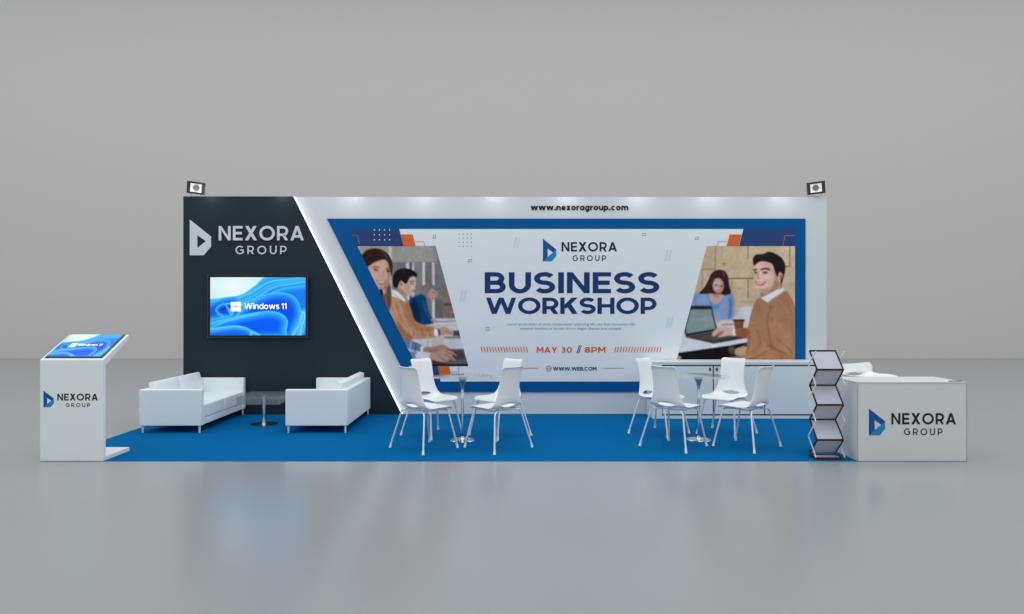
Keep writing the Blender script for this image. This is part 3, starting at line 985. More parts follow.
# studio: floor and a plain backdrop far behind the stand
YB = 13.4
bm = bmesh.new()
box(bm, -55, 55, -14, YB, -.1, 0)
struct('floor', bm, 'studio_floor')
bm = bmesh.new()
prof = [(YB, 0), (YB, 16)]
rows = []
for y, z in prof:
    rows.append((bm.verts.new((-55, y, z)), bm.verts.new((55, y, z))))
back = [(bm.verts.new((-55, YB + .3, 16)), bm.verts.new((55, YB + .3, 16))), (bm.verts.new((-55, YB + .3, 0)), bm.verts.new((55, YB + .3, 0)))]
loop = rows + back
for i in range(len(loop)):
    a, b = loop[i], loop[(i + 1) % len(loop)]
    bm.faces.new((a[0], a[1], b[1], b[0]))
o = struct('wall_rear', bm, 'backdrop', smooth=True)

# the stand's back wall
WT = 3.035
bm = B(-4.472, 4.51, 3.0, 3.1, 0, WT)
struct('wall_back', bm, 'wall_white')

# carpet
o = obj('carpet', B(-4.505, 4.5, 0, 2.998, 0, .003), 'carpet')
tag(o, 'royal blue fitted carpet covering the floor of the whole stand', 'carpet')

# dark slanted feature panel with its lit edge
t = thing('feature_panel', 'dark slate wall panel with a slanted white lit edge, behind the sofas', 'wall panel', (-3.4, 2.975, .0034))
DY = 2.95
x_top, x_bot = at(293.5, 196, DY).x, at(401.5, 414, DY).x
xl = at(183.3, 300, DY).x
bm = bmesh.new()
prism(bm, [(xl, .009), (x_bot, .009), (x_top, WT), (xl, WT)], lambda p, d: Vector((p[0], 2.998 - d, p[1])), .048)
obj('panel', bm, 'dark_panel', t, world=True)
bm = bmesh.new()
prism(bm, [(x_bot, .009), (x_bot + .010, .009), (x_top + .010, WT), (x_top, WT)], lambda p, d: Vector((p[0], 2.998 - d, p[1])), .052)
o = obj('light_strip', bm, 'led', t, world=True)
o['label'] = 'thin glowing white strip along the slanted edge'

# silver company logo on the dark panel
t = thing('logo_sign', 'large pale silver company logo and name on the dark wall panel', 'sign', (at(245, 240, DY).x, DY, 2.2))
f3 = front(DY - .002)
emblem(f3, (190.1, 219.7, 211.3, 255.3), t, .012, 'silver_letter')
plane_text('wordmark', 'NEXORA', (219, 226.1, 304, 240.4), f3, 'silver_letter', t, t=.175, track=.16, depth=.012)
plane_text('tagline', 'GROUP', (235.8, 245.9, 286.7, 254.2), f3, 'silver_letter', t, t=.15, track=.42, depth=.01)

# web address above the banner
t = thing('web_address_sign', 'small black web address lettering at the top of the white wall', 'lettering', (at(579, 208, 3).x, 3.0, 2.85))
plane_text('lettering', 'www.nexoragroup.com', (530.8, 204.3, 628.3, 210.2), front(2.998), 'black_letter', t, t=.225, track=.085, depth=.004)

# =================================================================== THE BANNER
t = thing('workshop_banner', 'wide blue bordered wall banner reading BUSINESS WORKSHOP', 'banner', (at(570, 392, 2.98).x, 2.98, at(570, 392, 2.98).z))
f0, f1, f2, f3b, f4 = front(2.98), front(2.978), front(2.976), front(2.974), front(2.972)
bm = bmesh.new()
prism(bm, [(327, 218.6), (805.6, 218.6), (805.6, 392), (413.6, 392)], lambda p, d: Vector((at(p[0], p[1], 2.98).x, 2.998 - d, at(p[0], p[1], 2.98).z)), .018)
obj('blue_border', bm, 'blue_print', t, world=True)
polys('white_field', [[(399.3, 229), (743.4, 229), (739.2, 246.2), (707, 246.2), (676.3, 362), (795, 362), (795, 381.5), (409, 381.5), (409, 366), (468.3, 366), (435.6, 246), (403.5, 246)]], f1, 'white_print', t)
each('navy_block', [[(351.5, 229), (399.3, 229), (403.6, 246.2), (357.3, 246.2)], [(743.4, 229), (795, 229), (795, 246.2), (739.2, 246.2)], [(414, 366), (438, 366), (440, 376.4), (418, 376.4)], [(424, 378.4), (440.3, 378.4), (440.3, 381.5), (424, 381.5)]], f2, 'navy_print', t)
each('orange_block', [[(401.0, 234.4), (412.7, 234.4), (415.6, 246.2), (403.6, 246.2)], [(729.6, 234.5), (741.8, 234.5), (738.8, 246.2), (726.8, 246.2)], [(437.6, 366), (449, 366), (451, 374), (440, 376.6)]], f3b, 'orange_print', t)
c = paint_left_photo()
c.soften(2, 4.2, 1)
o = c.build('photograph', f2, 'photo_print', t, gain=GAIN)
o['label'] = 'printed photograph of people working at laptops along a table'
c = paint_right_photo()
c.soften(2, 4.2, 2)
o = c.build('photograph', f2, 'photo_print', t, gain=GAIN)
o['label'] = 'printed photograph of a woman and a man in a camel jumper at a laptop'
emblem(f2, (542.9, 238.6, 556.3, 261.4), t)
plane_text('wordmark', 'NEXORA', (561.6, 242.1, 617, 251.5), f2, 'ink', t, t=.19, track=.16)
plane_text('tagline', 'GROUP', (572.6, 255.3, 606.1, 260.9), f2, 'ink', t, t=.165, track=.42)
o = plane_text('headline', 'BUSINESS', (484.7, 272.2, 659.3, 293.2), f2, 'headline_print', t, t=.205, track=.11)
o = plane_text('headline', 'WORKSHOP', (486, 297.6, 656.6, 313.9), f2, 'headline_print', t, t=.205, track=.085)
plane_text('date_line', 'MAY 30', (536.8, 346.9, 572, 352.7), f2, 'orange_print', t, t=.2, track=.13, space=.3)
plane_text('date_line', '8PM', (584.5, 346.9, 605.6, 352.7), f2, 'orange_print', t, t=.2, track=.13)
polys('slash_mark', [[(576.4, 353.4), (577.5, 353.4), (580, 345.4), (578.9, 345.4)], [(578.3, 353.4), (579.2, 353.4), (581.6, 345.4), (580.7, 345.4)]], f2, 'headline_print', t)
plane_text('web_line', 'WWW.WEB.COM', (553, 366.9, 596.5, 370.6), f2, 'headline_print', t, t=.22, track=.08)
hatch = []
for i in range(17):
    x = 480.6 + i * 2.82
    hatch.append([(x, 346.8), (x + .95, 346.8), (x + 2.3, 352.3), (x + 1.35, 352.3)])
for i in range(17):
    x = 614.0 + i * 2.82
    hatch.append([(x, 352.3), (x + .95, 352.3), (x + 2.3, 346.8), (x + 1.35, 346.8)])
each('hatching', [hatch[:17], hatch[17:]], f2, 'orange_print', t)
g = []
g += ribbon(arc(548.7, 368.5, 2.7, 2.7, 0, 360, 20)[:-1] + [arc(548.7, 368.5, 2.7, 2.7, 0, 360, 20)[0]], .55)
e_ = arc(548.7, 368.5, 1.2, 2.7, 0, 360, 16)
e_[-1] = e_[0]
g += ribbon(e_, .4) + ribbon([(546, 368.5), (551.4, 368.5)], .4)
polys('globe_icon', g, f2, 'orange_print', t)
each('rule_line', ribbon([(518, 368.3), (538.6, 368.3)], .6) + ribbon([(603.5, 368.3), (624, 368.3)], .6), f2, 'thin_red_print', t)
outl = [ribbon([(415.6, 241.6), (423.4, 241.6), (425, 245.8)], .5), ribbon([(727, 241.5), (718.6, 241.5), (716.6, 246)], .5), ribbon([(451, 372.0), (459, 372.0)], .5) + ribbon([(458.6, 366.4), (458.6, 372)], .5) + ribbon([(451, 374.6), (464, 374.6)], .4)]
outl.append(ribbon([(795, 235.6), (785, 235.6), (782.8, 246)], .4))
each('thin_outline', outl, front(2.9735), 'thin_red_print', t)
polys('pale_outline', ribbon([(351.8, 235.2), (357.4, 235.2), (359.7, 244.6)], .5), f3b, 'grey_print', t)


def dots(xs, ys, r):
    return [arc(x, y, r, r, 0, 360, 10)[:-1] for x in xs for y in ys]


polys('dot_pattern', dots((374.4, 379.4, 384.5, 389.6), (229.9, 234.8, 239.8), .62), f3b, 'pale_print', t)
polys('dot_pattern', dots((459, 463.2, 467.3, 471.4), (234, 238.1, 242.3, 246.4), .5), f2, 'navy_print', t)
polys('dot_pattern', dots((459, 463.2, 467.3, 471.4, 475.5, 479.6, 483.7, 487.8), (373.2, 375.6), .3), f2, 'thin_red_print', t)
tiny = []
for x, y in ((469.9, 260.6), (644, 234.4), (697, 238.2)):
    tiny.append(ribbon([(x - 1.6, y + 1.2), (x - 1.1, y - 1.1), (x + 1.8, y - 1.1), (x + 1.3, y + 1.2), (x - 1.6, y + 1.2)], .45))
tiny.append(ribbon([(486.2, 330.6), (486.2, 327.4), (489, 327.4), (489, 330.6), (486.2, 330.6)], .45))
tiny.append(ribbon([(432.9, 238.3), (433.7, 234.9)], .5) + ribbon([(435.2, 238.3), (436, 234.9)], .5) + ribbon([(433.2, 238.2), (435.4, 238.2)], .4) + ribbon([(433.9, 235), (436, 235)], .4))
each('square_mark', tiny, f2, 'grey_print', t)
faint = []
for x, y in ((515.6, 242.5), (667, 255.6), (668.4, 322.5), (462, 296)):
    faint.append([])
    for k in (0, 3.4):
        faint[-1] += ribbon([(x - 2.2 + k, y + 5), (x - 1 + k, y + 5), (x + 1.2 + k, y - 5), (x + k, y - 5), (x - 2.2 + k, y + 5)], .3)
each('faint_slash', faint, f2, 'faint_print', t)


def small_print(name, txt, rect, Y, m, parent):
    cu = bpy.data.curves.new('txt', 'FONT')
    cu.body = txt
    cu.resolution_u = 2
    ob = bpy.data.objects.new('txt', cu)
    C.objects.link(ob)
    bpy.context.view_layer.update()
    me = bpy.data.meshes.new_from_object(ob.evaluated_get(bpy.context.evaluated_depsgraph_get()))
    bpy.data.objects.remove(ob)
    xs = [v.co.x for v in me.vertices]
    ys = [v.co.y for v in me.vertices]
    x0, y0, x1, y1 = rect
    for v in me.vertices:
        p = at(x0 + (v.co.x - min(xs)) / (max(xs) - min(xs)) * (x1 - x0), y1 + (v.co.y - min(ys)) / (max(ys) - min(ys)) * (y0 - y1), Y)
        v.co = p - parent.location
    ob = bpy.data.objects.new(name, me)
    me.name = name
    me.materials.clear()
    me.materials.append(MATS[m])
    C.objects.link(ob)
    ob.parent = parent
    return ob


small_print('small_print', 'Lorem ipsum dolor sit amet, consectetuer adipiscing elit, sed diam nonummy nibh', (507, 322.9, 635, 326.1), 2.976, 'grey_print', t)
small_print('small_print', 'euismod tincidunt ut laoreet dolore magna aliquam erat volutpat', (520, 327.2, 621, 330.4), 2.976, 'grey_print', t)

# =================================================================== TELEVISION
scr = paint_screen()


def screen_words(to3, parent):
    """logo of four squares and the words, in the 163 x 100 field"""
    s = 7.9
    x0, y0 = 35.2, 42.8
    q = []
    for i in (0, 1):
        for j in (0, 1):
            x, y = x0 + i * 9.4, y0 + j * 8.6
            q.append([(x, y), (x + 7.9, y), (x + 7.9, y + 7.1), (x, y + 7.1)])
    polys('window_logo', q, to3, 'screen_white', parent, world=False)
    plane_text('screen_text', 'Windows 11', (58.3, 44.6, 130.3, 54.6), to3, 'screen_white', parent, t=.125, track=.13, space=.12, world=False)


TVY = 2.90
p0, p1 = at(207.8, 275, TVY), at(307.8, 337.3, TVY)
t = thing('television', 'flat screen television on the dark wall panel showing folded blue ribbons and white words', 'television', ((p0.x + p1.x) / 2, 2.947, p1.z))
W2, H2 = (p1.x - p0.x) / 2, p0.z - p1.z
bm = B(-W2, W2, -.05, -.0, 0, H2)
obj('housing', bm, 'tv_black', t, bevel=.006)
bm = bmesh.new()
fr = .0015
for a in ((-W2 - .004, W2 + .004, H2 - fr, H2 + .004), (-W2 - .004, W2 + .004, -.004, fr)):
    box(bm, a[0], a[1], -.056, -.03, a[2], a[3])
for a in ((-W2 - .004, -W2 + fr), (W2 - fr, W2 + .004)):
    box(bm, a[0], a[1], -.0558, -.03, 0, H2)
obj('frame', bm, 'tv_silver', t)
s0, s1 = at(210.3, 277.3, TVY - .006), at(305.6, 335.3, TVY - .006)


def tvmap(x, y, e=0, d=0):
    return Vector((s0.x + (s1.x - s0.x) * x / 163. - t.location.x, -.0535 - e * 3 - d, s0.z + (s1.z - s0.z) * y / 100. - t.location.z))


so = scr.build('screen', tvmap, 'screen_picture', t, world=False)
screen_words(lambda x, y, e=0, d=0: tvmap(x, y, e, d) + Vector((0, -.002, 0)), so)
bm = bmesh.new()
prism(bm, [(-.075, 0), (.075, 0), (.05, -.02), (-.05, -.02)], lambda p, d: Vector((p[0], -.05 + d, p[1])), .03)
obj('sensor_bar', bm, 'tv_black', t)

# =================================================================== TOUCH SCREEN KIOSK
KX0, KX1 = -4.508, at(103.2, 400, 0).x
KD = .468
t = thing('touch_kiosk', 'white information kiosk with a tilted screen at the front left of the stand', 'kiosk', ((KX0 + KX1) / 2, 0, .0034))
kz = .99
kw = (KX1 - KX0) / 2
obj('body', B(-kw, kw, 0, .045, 0, kz - .008), 'laminate', t, bevel=.003)
bm = bmesh.new()
sl = (1.218 - kz) / KD
prism(bm, [(.0, kz - .008), (KD, kz - .008 + sl * KD), (KD, kz - .058 + sl * KD), (.046, kz - .058)], lambda p, d: Vector((-kw - .0006 + d, p[0], p[1])), kw * 2 + .0012)
obj('tilted_top', bm, 'laminate', t, bevel=.002)
obj('base_plate', B(-kw, kw, .046, KD + .01, 0, .04), 'laminate', t, bevel=.002)
ta = math.atan(sl)


def slope(x, s):
    """point on the tilted top: x in metres from the left edge, s up the slope"""
    return Vector((-kw + x, s * math.cos(ta), kz - .008 + s * math.sin(ta)))


nrm = Vector((0, -math.sin(ta), math.cos(ta)))
L = KD / math.cos(ta)
bm = bmesh.new()
mx = .028
vs = []
for h_ in (0, .010):
    for x, s in ((mx, .036), (2 * kw - mx, .036), (2 * kw - mx, L - .012), (mx, L - .012)):
        vs.append(bm.verts.new(slope(x, s) + nrm * h_))
for f in ((0, 1, 2, 3), (4, 5, 6, 7), (0, 1, 5, 4), (1, 2, 6, 5), (2, 3, 7, 6), (3, 0, 4, 7)):
    bm.faces.new([vs[i] for i in f])
dp = obj('display_frame', bm, 'tv_black', t)


def kmap(x, y, e=0, d=0):
    sx = mx + .006 + (2 * kw - 2 * mx - .024) * x / 163.
    ss = L - .016 - (L - .016 - .052) * y / 100.
    return slope(sx, ss) + nrm * (.0115 + e * 3)


so = scr.build('screen', kmap, 'screen_picture', t, world=False)
screen_words(lambda x, y, e=0, d=0: kmap(x, y, e, d) + nrm * .001, so)
fk = front(-.001)
emblem(fk, (43.4, 390.6, 53.9, 407.3), t)
plane_text('wordmark', 'NEXORA', (57.3, 393.7, 97.9, 400.5), fk, 'ink', t, t=.2, track=.16)
plane_text('tagline', 'GROUP', (65.6, 403.2, 90.1, 407.0), fk, 'ink', t, t=.17, track=.42)

# =================================================================== SOFAS
SW, SD = .735, 1.44      # along x (depth of the seat), along y (length)


def make_sofa(name, label, loc, rz, group):
    t = thing(name, label, 'sofa', loc, rz, group)
    hw, hl = SW / 2, SD / 2
    z0, z1 = .085, .515
    # built opening towards +x
    for s in (-1, 1):
        y0, y1 = sorted((s * hl, s * (hl - .08)))
        obj('armrest', B(-hw + .0, hw, y0, y1, z0, z1), 'white_leather', t, bevel=.01, seg=3, smooth=True)
    obj('backrest', B(-hw, -hw + .08, -hl + .081, hl - .081, z0, z1 - .002), 'white_leather', t, bevel=.01, seg=3, smooth=True)
    obj('base', B(-hw + .081, hw - .012, -hl + .081, hl - .081, z0, z0 + .075), 'white_leather', t, bevel=.008, smooth=True)
    for s in (-1, 1):
        y0, y1 = sorted((s * .002, s * (hl - .083)))
        obj('seat_cushion', B(-hw + .082, hw - .006, y0, y1, z0 + .079, .328), 'white_leather', t, bevel=.018, seg=4, smooth=True)
        mt = Matrix.Translation((-hw + .165, 0, .325)) @ Matrix.Rotation(R(-14), 4, 'Y')
        bm = bmesh.new()
        # plump back cushion
        n1, n2 = 10, 12
        X0, X1, Z0, Z1 = -.055, .055, 0.004, .278
        y0, y1 = y0 + .004, y1 - .004
        for sgn in (-1, 1):
            g = {}
            for i in range(n1 + 1):
                for j in range(n2 + 1):
                    a, b = i / n1 * 2 - 1, j / n2 * 2 - 1
                    bulge = (1 - a ** 4) * (1 - b ** 4)
                    g[i, j] = bm.verts.new(mt @ Vector((sgn * (.035 + .028 * bulge), y0 + (y1 - y0) * j / n2, Z0 + (Z1 - Z0) * i / n1)))
            for i in range(n1):
                for j in range(n2):
                    bm.faces.new((g[i, j], g[i + 1, j], g[i + 1, j + 1], g[i, j + 1]))
            if sgn == -1:
                ga = g
        for i in range(n1):
            for j in (0, n2):
                bm.faces.new((ga[i, j], ga[i + 1, j], g[i + 1, j], g[i, j]))
        for j in range(n2):
            for i in (0, n1):
                bm.faces.new((ga[i, j], ga[i, j + 1], g[i, j + 1], g[i, j]))
        obj('back_cushion', bm, 'white_leather', t, bevel=.012, seg=3, smooth=True)
    for sx in (-1, 1):
        for sy in (-1, 1):
            bm = bmesh.new()
            lathe(bm, [(0, 0), (.010, 0), (.011, .004), (.014, .084), (0, .084)], 12, (sx * (hw - .03), sy * (hl - .03), .0))
            obj('leg', bm, 'leg_metal', t, smooth=True)
    return t


sx0, sx1 = -4.325, -3.59
make_sofa('sofa', 'white leather two seat sofa left of the glass table, facing right', ((sx0 + sx1) / 2, 1.5 + SD / 2, .0034), 0, None)
make_sofa('sofa', 'white leather two seat sofa seen from its back, right of the glass table', ((-2.593 - 1.88) / 2 + .012, 1.5 + SD / 2, .0034), PI, None)

# glass coffee table
t = thing('coffee_table', 'low square glass coffee table on a chrome pedestal between the sofas', 'table', (-3.055, 2.12, .0034))
tb = bmesh.new()
a, b = .262, .252
box(tb, -a, a, -b, b, .382, .392)
obj('table_top', tb, 'coffee_glass', t, bevel=.002)
tb = bmesh.new()
for q in ((-a, a, -b, -b + .008), (-a, a, b - .008, b)):
    box(tb, *q, .287, .381)
for q in ((-a, -a + .008, -b + .009, b - .009), (a - .008, a, -b + .009, b - .009)):
    box(tb, *q, .287, .381)
obj('glass_skirt', tb, 'skirt_glass', t)
tb = bmesh.new()
lathe(tb, [(0, .37), (.05, .37), (.05, .381), (0, .381)], 24)
lathe(tb, [(0, .01), (.030, .01), (.020, .05), (.017, .1), (.017, .371), (0, .371)], 20)
obj('column', tb, 'satin_chrome', t, smooth=True)
tb = bmesh.new()
lathe(tb, [(0, 0), (.175, 0), (.175, .006), (.15, .010), (.03, .016), (0, .016)], 40)
obj('base_disc', tb, 'chrome', t, smooth=True)

# =================================================================== ROUND GLASS TABLES


def make_round_table():
    t = thing('bistro_table', 'x', 'table', (0, 0, 0), 0, None)
    bm = bmesh.new()
    lathe(bm, [(0, 0), (.135, 0), (.138, .004), (.134, .010), (.03, .018), (.02, .03), (.014, .05), (0, .05)], 40)
    obj('base_disc', bm, 'chrome', t, smooth=True)
    bm = bmesh.new()
    lathe(bm, [(0, .05), (.015, .05), (.015, .59), (0, .59)], 20)
    obj('column', bm, 'chrome', t, smooth=True)
    bm = bmesh.new()
    lathe(bm, [(.0152, .57), (.019, .61), (.032, .655), (.055, .705), (.057, .708), (.052, .7085), (.029, .66), (.0153, .612)], 28)
    obj('funnel_support', bm, 'funnel_glass', t, smooth=True)
    bm = bmesh.new()
    lathe(bm, [(0, .709), (.33, .709), (.335, .713), (.335, .717), (.33, .721), (0, .721)], 64)
    obj('table_top', bm, 'table_glass', t, smooth=True)
    return t


rt = make_round_table()
rt.location = (-.465, 1.05, .0034)
rt['label'] = 'round glass table on a thin chrome column, among the left group of chairs'
r2 = copy_tree(rt)
r2.location = (2.19, 1.08, .0034)
r2['label'] = 'round glass table on a thin chrome column, in front of the white cabinet'

# =================================================================== CHAIRS


def shell(prof, half, dish, hole, corner=.035, nv=6, nu=28, thick=.006, lift=None):
    """one moulded sheet: prof (y, z) from the front lip over the seat to the top of the back, half widths, dish depth towards the sitter, oval hole (s, half length, half width)"""
    pr = catmull(prof, nv)
    hw = [q[0] for q in catmull([(h, 0) for h in half], nv)]
    di = [q[0] for q in catmull([(h, 0) for h in dish], nv)]
    n = len(pr)
    S = [0]
    for a, b in zip(pr, pr[1:]):
        S.append(S[-1] + math.hypot(a[0] - b[0], a[1] - b[1]))
    T = S[-1]
    bm = bmesh.new()
    G = []
    par = []
    # round the four corners of the outline
    for i in range(n):
        w = hw[i]
        for e in (S[i], T - S[i]):
            if e < corner:
                w -= corner - math.sqrt(max(0, corner ** 2 - (corner - e) ** 2))
        a = pr[max(i - 1, 0)]
        b = pr[min(i + 1, n - 1)]
        ty, tz = b[0] - a[0], b[1] - a[1]
        l = math.hypot(ty, tz)
        ny, nz = -tz / l * -1, ty / l * -1   # normal towards the sitter
        ny, nz = (tz / l), (-ty / l)
        row, prow = [], []
        for j in range(nu + 1):
            u = j / nu * 2 - 1
            prow.append((u * w, S[i]))
            row.append((u, w, pr[i], (ny, nz), di[i]))
        G.append(row)
        par.append(prow)
    hs, hl, hwid = hole
    V = []
    rad = {}
    for i in range(n):
        r = []
        for j in range(nu + 1):
            x, s = par[i][j]
            q = math.hypot(x / hwid, (s - hs) / hl)
            if .55 < q < 1.45 and 0 < i < n - 1:
                k = 1 / q
                x2, s2 = x * k, hs + (s - hs) * k
            else:
                x2, s2 = x, s
            rad[i, j] = q
            # interpolate along the path
            idx = max(0, min(n - 2, next((m for m in range(n - 1) if S[m + 1] >= s2), n - 2)))
            f = (s2 - S[idx]) / max(1e-9, S[idx + 1] - S[idx])
            f = max(0, min(1, f))
            y = pr[idx][0] * (1 - f) + pr[idx + 1][0] * f
            z = pr[idx][1] * (1 - f) + pr[idx + 1][1] * f
            _, w, _, (ny, nz), d = G[i][j]
            u = x2 / max(.01, hw[i])
            k = d * (u * u)
            r.append(bm.verts.new((x2, y + ny * k, z + nz * k)))
        V.append(r)
    for i in range(n - 1):
        for j in range(nu):
            x = (par[i][j][0] + par[i + 1][j + 1][0]) / 2
            s = (par[i][j][1] + par[i + 1][j + 1][1]) / 2
            if math.hypot(x / hwid, (s - hs) / hl) < 1.0:
                continue
            bm.faces.new((V[i][j], V[i][j + 1], V[i + 1][j + 1], V[i + 1][j]))
    bmesh.ops.delete(bm, geom=[v for v in bm.verts if not v.link_faces], context='VERTS')
    return bm


CH_PROF = [(.235, .420), (.215, .440), (.15, .446), (.03, .436), (-.08, .432), (-.145, .442), (-.180, .470), (-.198, .52), (-.210, .60), (-.222, .70), (-.236, .785), (-.248, .848), (-.264, .873)]
CH_HALF = [.165, .195, .212, .218, .220, .216, .204, .180, .156, .148, .147, .150, .148]
CH_DISH = [-.012, -.008, .004, .012, .016, .02, .03, .035, .036, .034, .03, .02, .012]


def make_chair():
    t = thing('side_chair', 'x', 'chair')
    bm = shell(CH_PROF, CH_HALF, CH_DISH, (.435, .027, .105))
    o = obj('seat_shell', bm, 'chair_plastic', t, smooth=True, sharp=80)
    m = o.modifiers.new('s', 'SOLIDIFY')
    m.thickness = .008
    m.offset = 0
    bt = bmesh.new()
    for s in (-1, 1):
        tube(bt, [(s * .165, .15, .424), (s * .165, -.12, .418)], .008, 8)
    tube(bt, [(-.16, .10, .420), (.16, .10, .420)], .008, 8)
    tube(bt, [(-.16, -.10, .414), (.16, -.10, .414)], .008, 8)
    obj('seat_frame', bt, 'chair_metal', t, smooth=True)
    for sx in (-1, 1):
        for fx, fy, tx, ty in ((.235, .25, .178, .165), (.28, -.25, .19, -.165)):
            bm = bmesh.new()
            pts = [(sx * .10, ty * .75, .412), (sx * (tx - .035), ty * .97, .412), (sx * (tx - .01), ty, .402), (sx * (tx + .006), ty * 1.03, .375), (sx * (fx * .97), fy * .97, .05)]
            pts = catmull(pts[:4], 4) + [pts[4]]
            tube(bm, pts, [.0085] * (len(pts) - 1) + [.0105], 10)
            l = obj('leg', bm, 'chair_metal', t, smooth=True)
            bm = bmesh.new()
            tube(bm, [(sx * fx * .968, fy * .968, .052), (sx * fx * .985, fy * .985, .024), (sx * fx, fy, .0035)], [.0115, .0125, .0155], 12)
            obj('foot_glide', bm, 'chair_plastic', l, smooth=True)
    return t


ch = make_chair()
# local +y is the way the sitter faces
spots = [(-.835, .645, -45, 'white moulded chair seen from behind, front left at the left round table'),
         (-.825, 1.40, -135, 'white moulded chair facing us, back left at the left round table beside the banner photo'),
         (-.075, .66, 45, 'white moulded chair seen from behind, front right at the left round table'),
         (-.06, 1.385, 135, 'white moulded chair mostly hidden behind another, back right at the left round table'),
         (1.835, .735, -45, 'white moulded chair seen from behind, front left at the round table before the cabinet'),
         (1.845, 1.51, -135, 'white moulded chair before the left end of the cabinet, back left at its table'),
         (2.615, 1.51, 138, 'white moulded chair facing us in front of the cabinet doors, back right at its table'),
         (2.59, .725, 42, 'white moulded chair seen from its side, nearest the brochure stand')]
for i, (x, y, a, lab) in enumerate(spots):
    o = ch if i == 0 else copy_tree(ch)
    o.location = (x, y - .025, .0036)
    o.rotation_euler = (0, 0, R(a))
    o['label'] = lab
    o['category'] = 'chair'
    o['group'] = 'white chairs around the round glass tables'

# =================================================================== CABINET
CF = 2.58
cx0, cx1 = at(652.5, 400, CF).x, at(826, 400, CF).x
t = thing('storage_cabinet', 'long low white cabinet with black gaps between its doors, under the banner', 'cabinet', ((cx0 + cx1) / 2, (CF + 2.96) / 2, .0034))
cy = t.location.y
hw = (cx1 - cx0) / 2
yf = CF - cy
yb = 2.965 - cy
zt = .765 - .0034
obj('carcass', B(-hw, hw, yf + .02, yb, 0, zt - .026), 'cabinet_white', t)
bm = bmesh.new()
zdt, zdb = at(0, 364.9, CF).z - .0034, at(0, 415.6, CF).z - .0034
lx = [at(q, 0, CF).x - t.location.x for q in (662, 713.4, 764.8, 816.2)]
# face frame around the doors
box(bm, -hw, lx[0], yf, yf + .0199, 0, zt - .026)
box(bm, lx[3], hw, yf, yf + .0199, 0, zt - .026)
box(bm, lx[0], lx[3], yf, yf + .0199, 0, zdb)
box(bm, lx[0], lx[3], yf, yf + .0199, zdt, zt - .026)
obj('face_frame', bm, 'cabinet_white', t)
obj('shadow_gap', B(lx[0], lx[3], yf + .008, yf + .0198, zdb, zdt), 'gap_black', t)['label'] = 'black gap around the doors'
obj('cabinet_top', B(-hw - .006, hw + .006, yf - .003, yb, zt - .025, zt), 'cabinet_white', t, bevel=.002)
g_ = .0075
for k in range(3):
    d = obj('door', B(lx[k] + g_, lx[k + 1] - g_, yf + .001, yf + .0079, zdb + .019, zdt - .018), 'cabinet_white', t)
    if k < 2:
        lk = lx[k + 1] - .045 if k == 0 else lx[k] + .045
        z = at(0, 369.2, CF).z - .0034
        b2 = bmesh.new()
        box(b2, lk - .013, lk + .013, yf - .006, yf + .0008, z - .022, z + .022)
        h_ = obj('lock', b2, 'lock_grey', d, bevel=.003)

# =================================================================== BROCHURE STAND
bx0, bx1 = 3.07, 3.328
t = thing('brochure_stand', 'zigzag folding brochure stand with dark wooden rails and clear shelves', 'display stand', ((bx0 + bx1) / 2, .12, .0034))
ox, oy = t.location.x, t.location.y
yfr, ybk = .065, .232
nodes = [(yfr, .004), (ybk, .026)]
zig = [(ybk, .034), (yfr, .192), (ybk, .369), (yfr, .536), (ybk, .712), (yfr, .882), (ybk, 1.056)]
w2 = (bx1 - bx0) / 2
r_ = .009


def bar(bm, p, q, wx, wz):
    """rectangular bar from p to q (width wx across x, wz in the other direction)"""
    p, q = Vector(p), Vector(q)
    d = (q - p).normalized()
    sx = Vector((1, 0, 0))
    if abs(d.x) > .9:
        sx = Vector((0, 1, 0))
    n = d.cross(sx).normalized()
    vs = []
    for c_ in (p, q):
        for a, b in ((-1, -1), (1, -1), (1, 1), (-1, 1)):
            vs.append(bm.verts.new(c_ + sx * a * wx / 2 + n * b * wz / 2))
    for f in ((0, 1, 2, 3), (4, 5, 6, 7), (0, 1, 5, 4), (1, 2, 6, 5), (2, 3, 7, 6), (3, 0, 4, 7)):
        bm.faces.new([vs[i] for i in f])


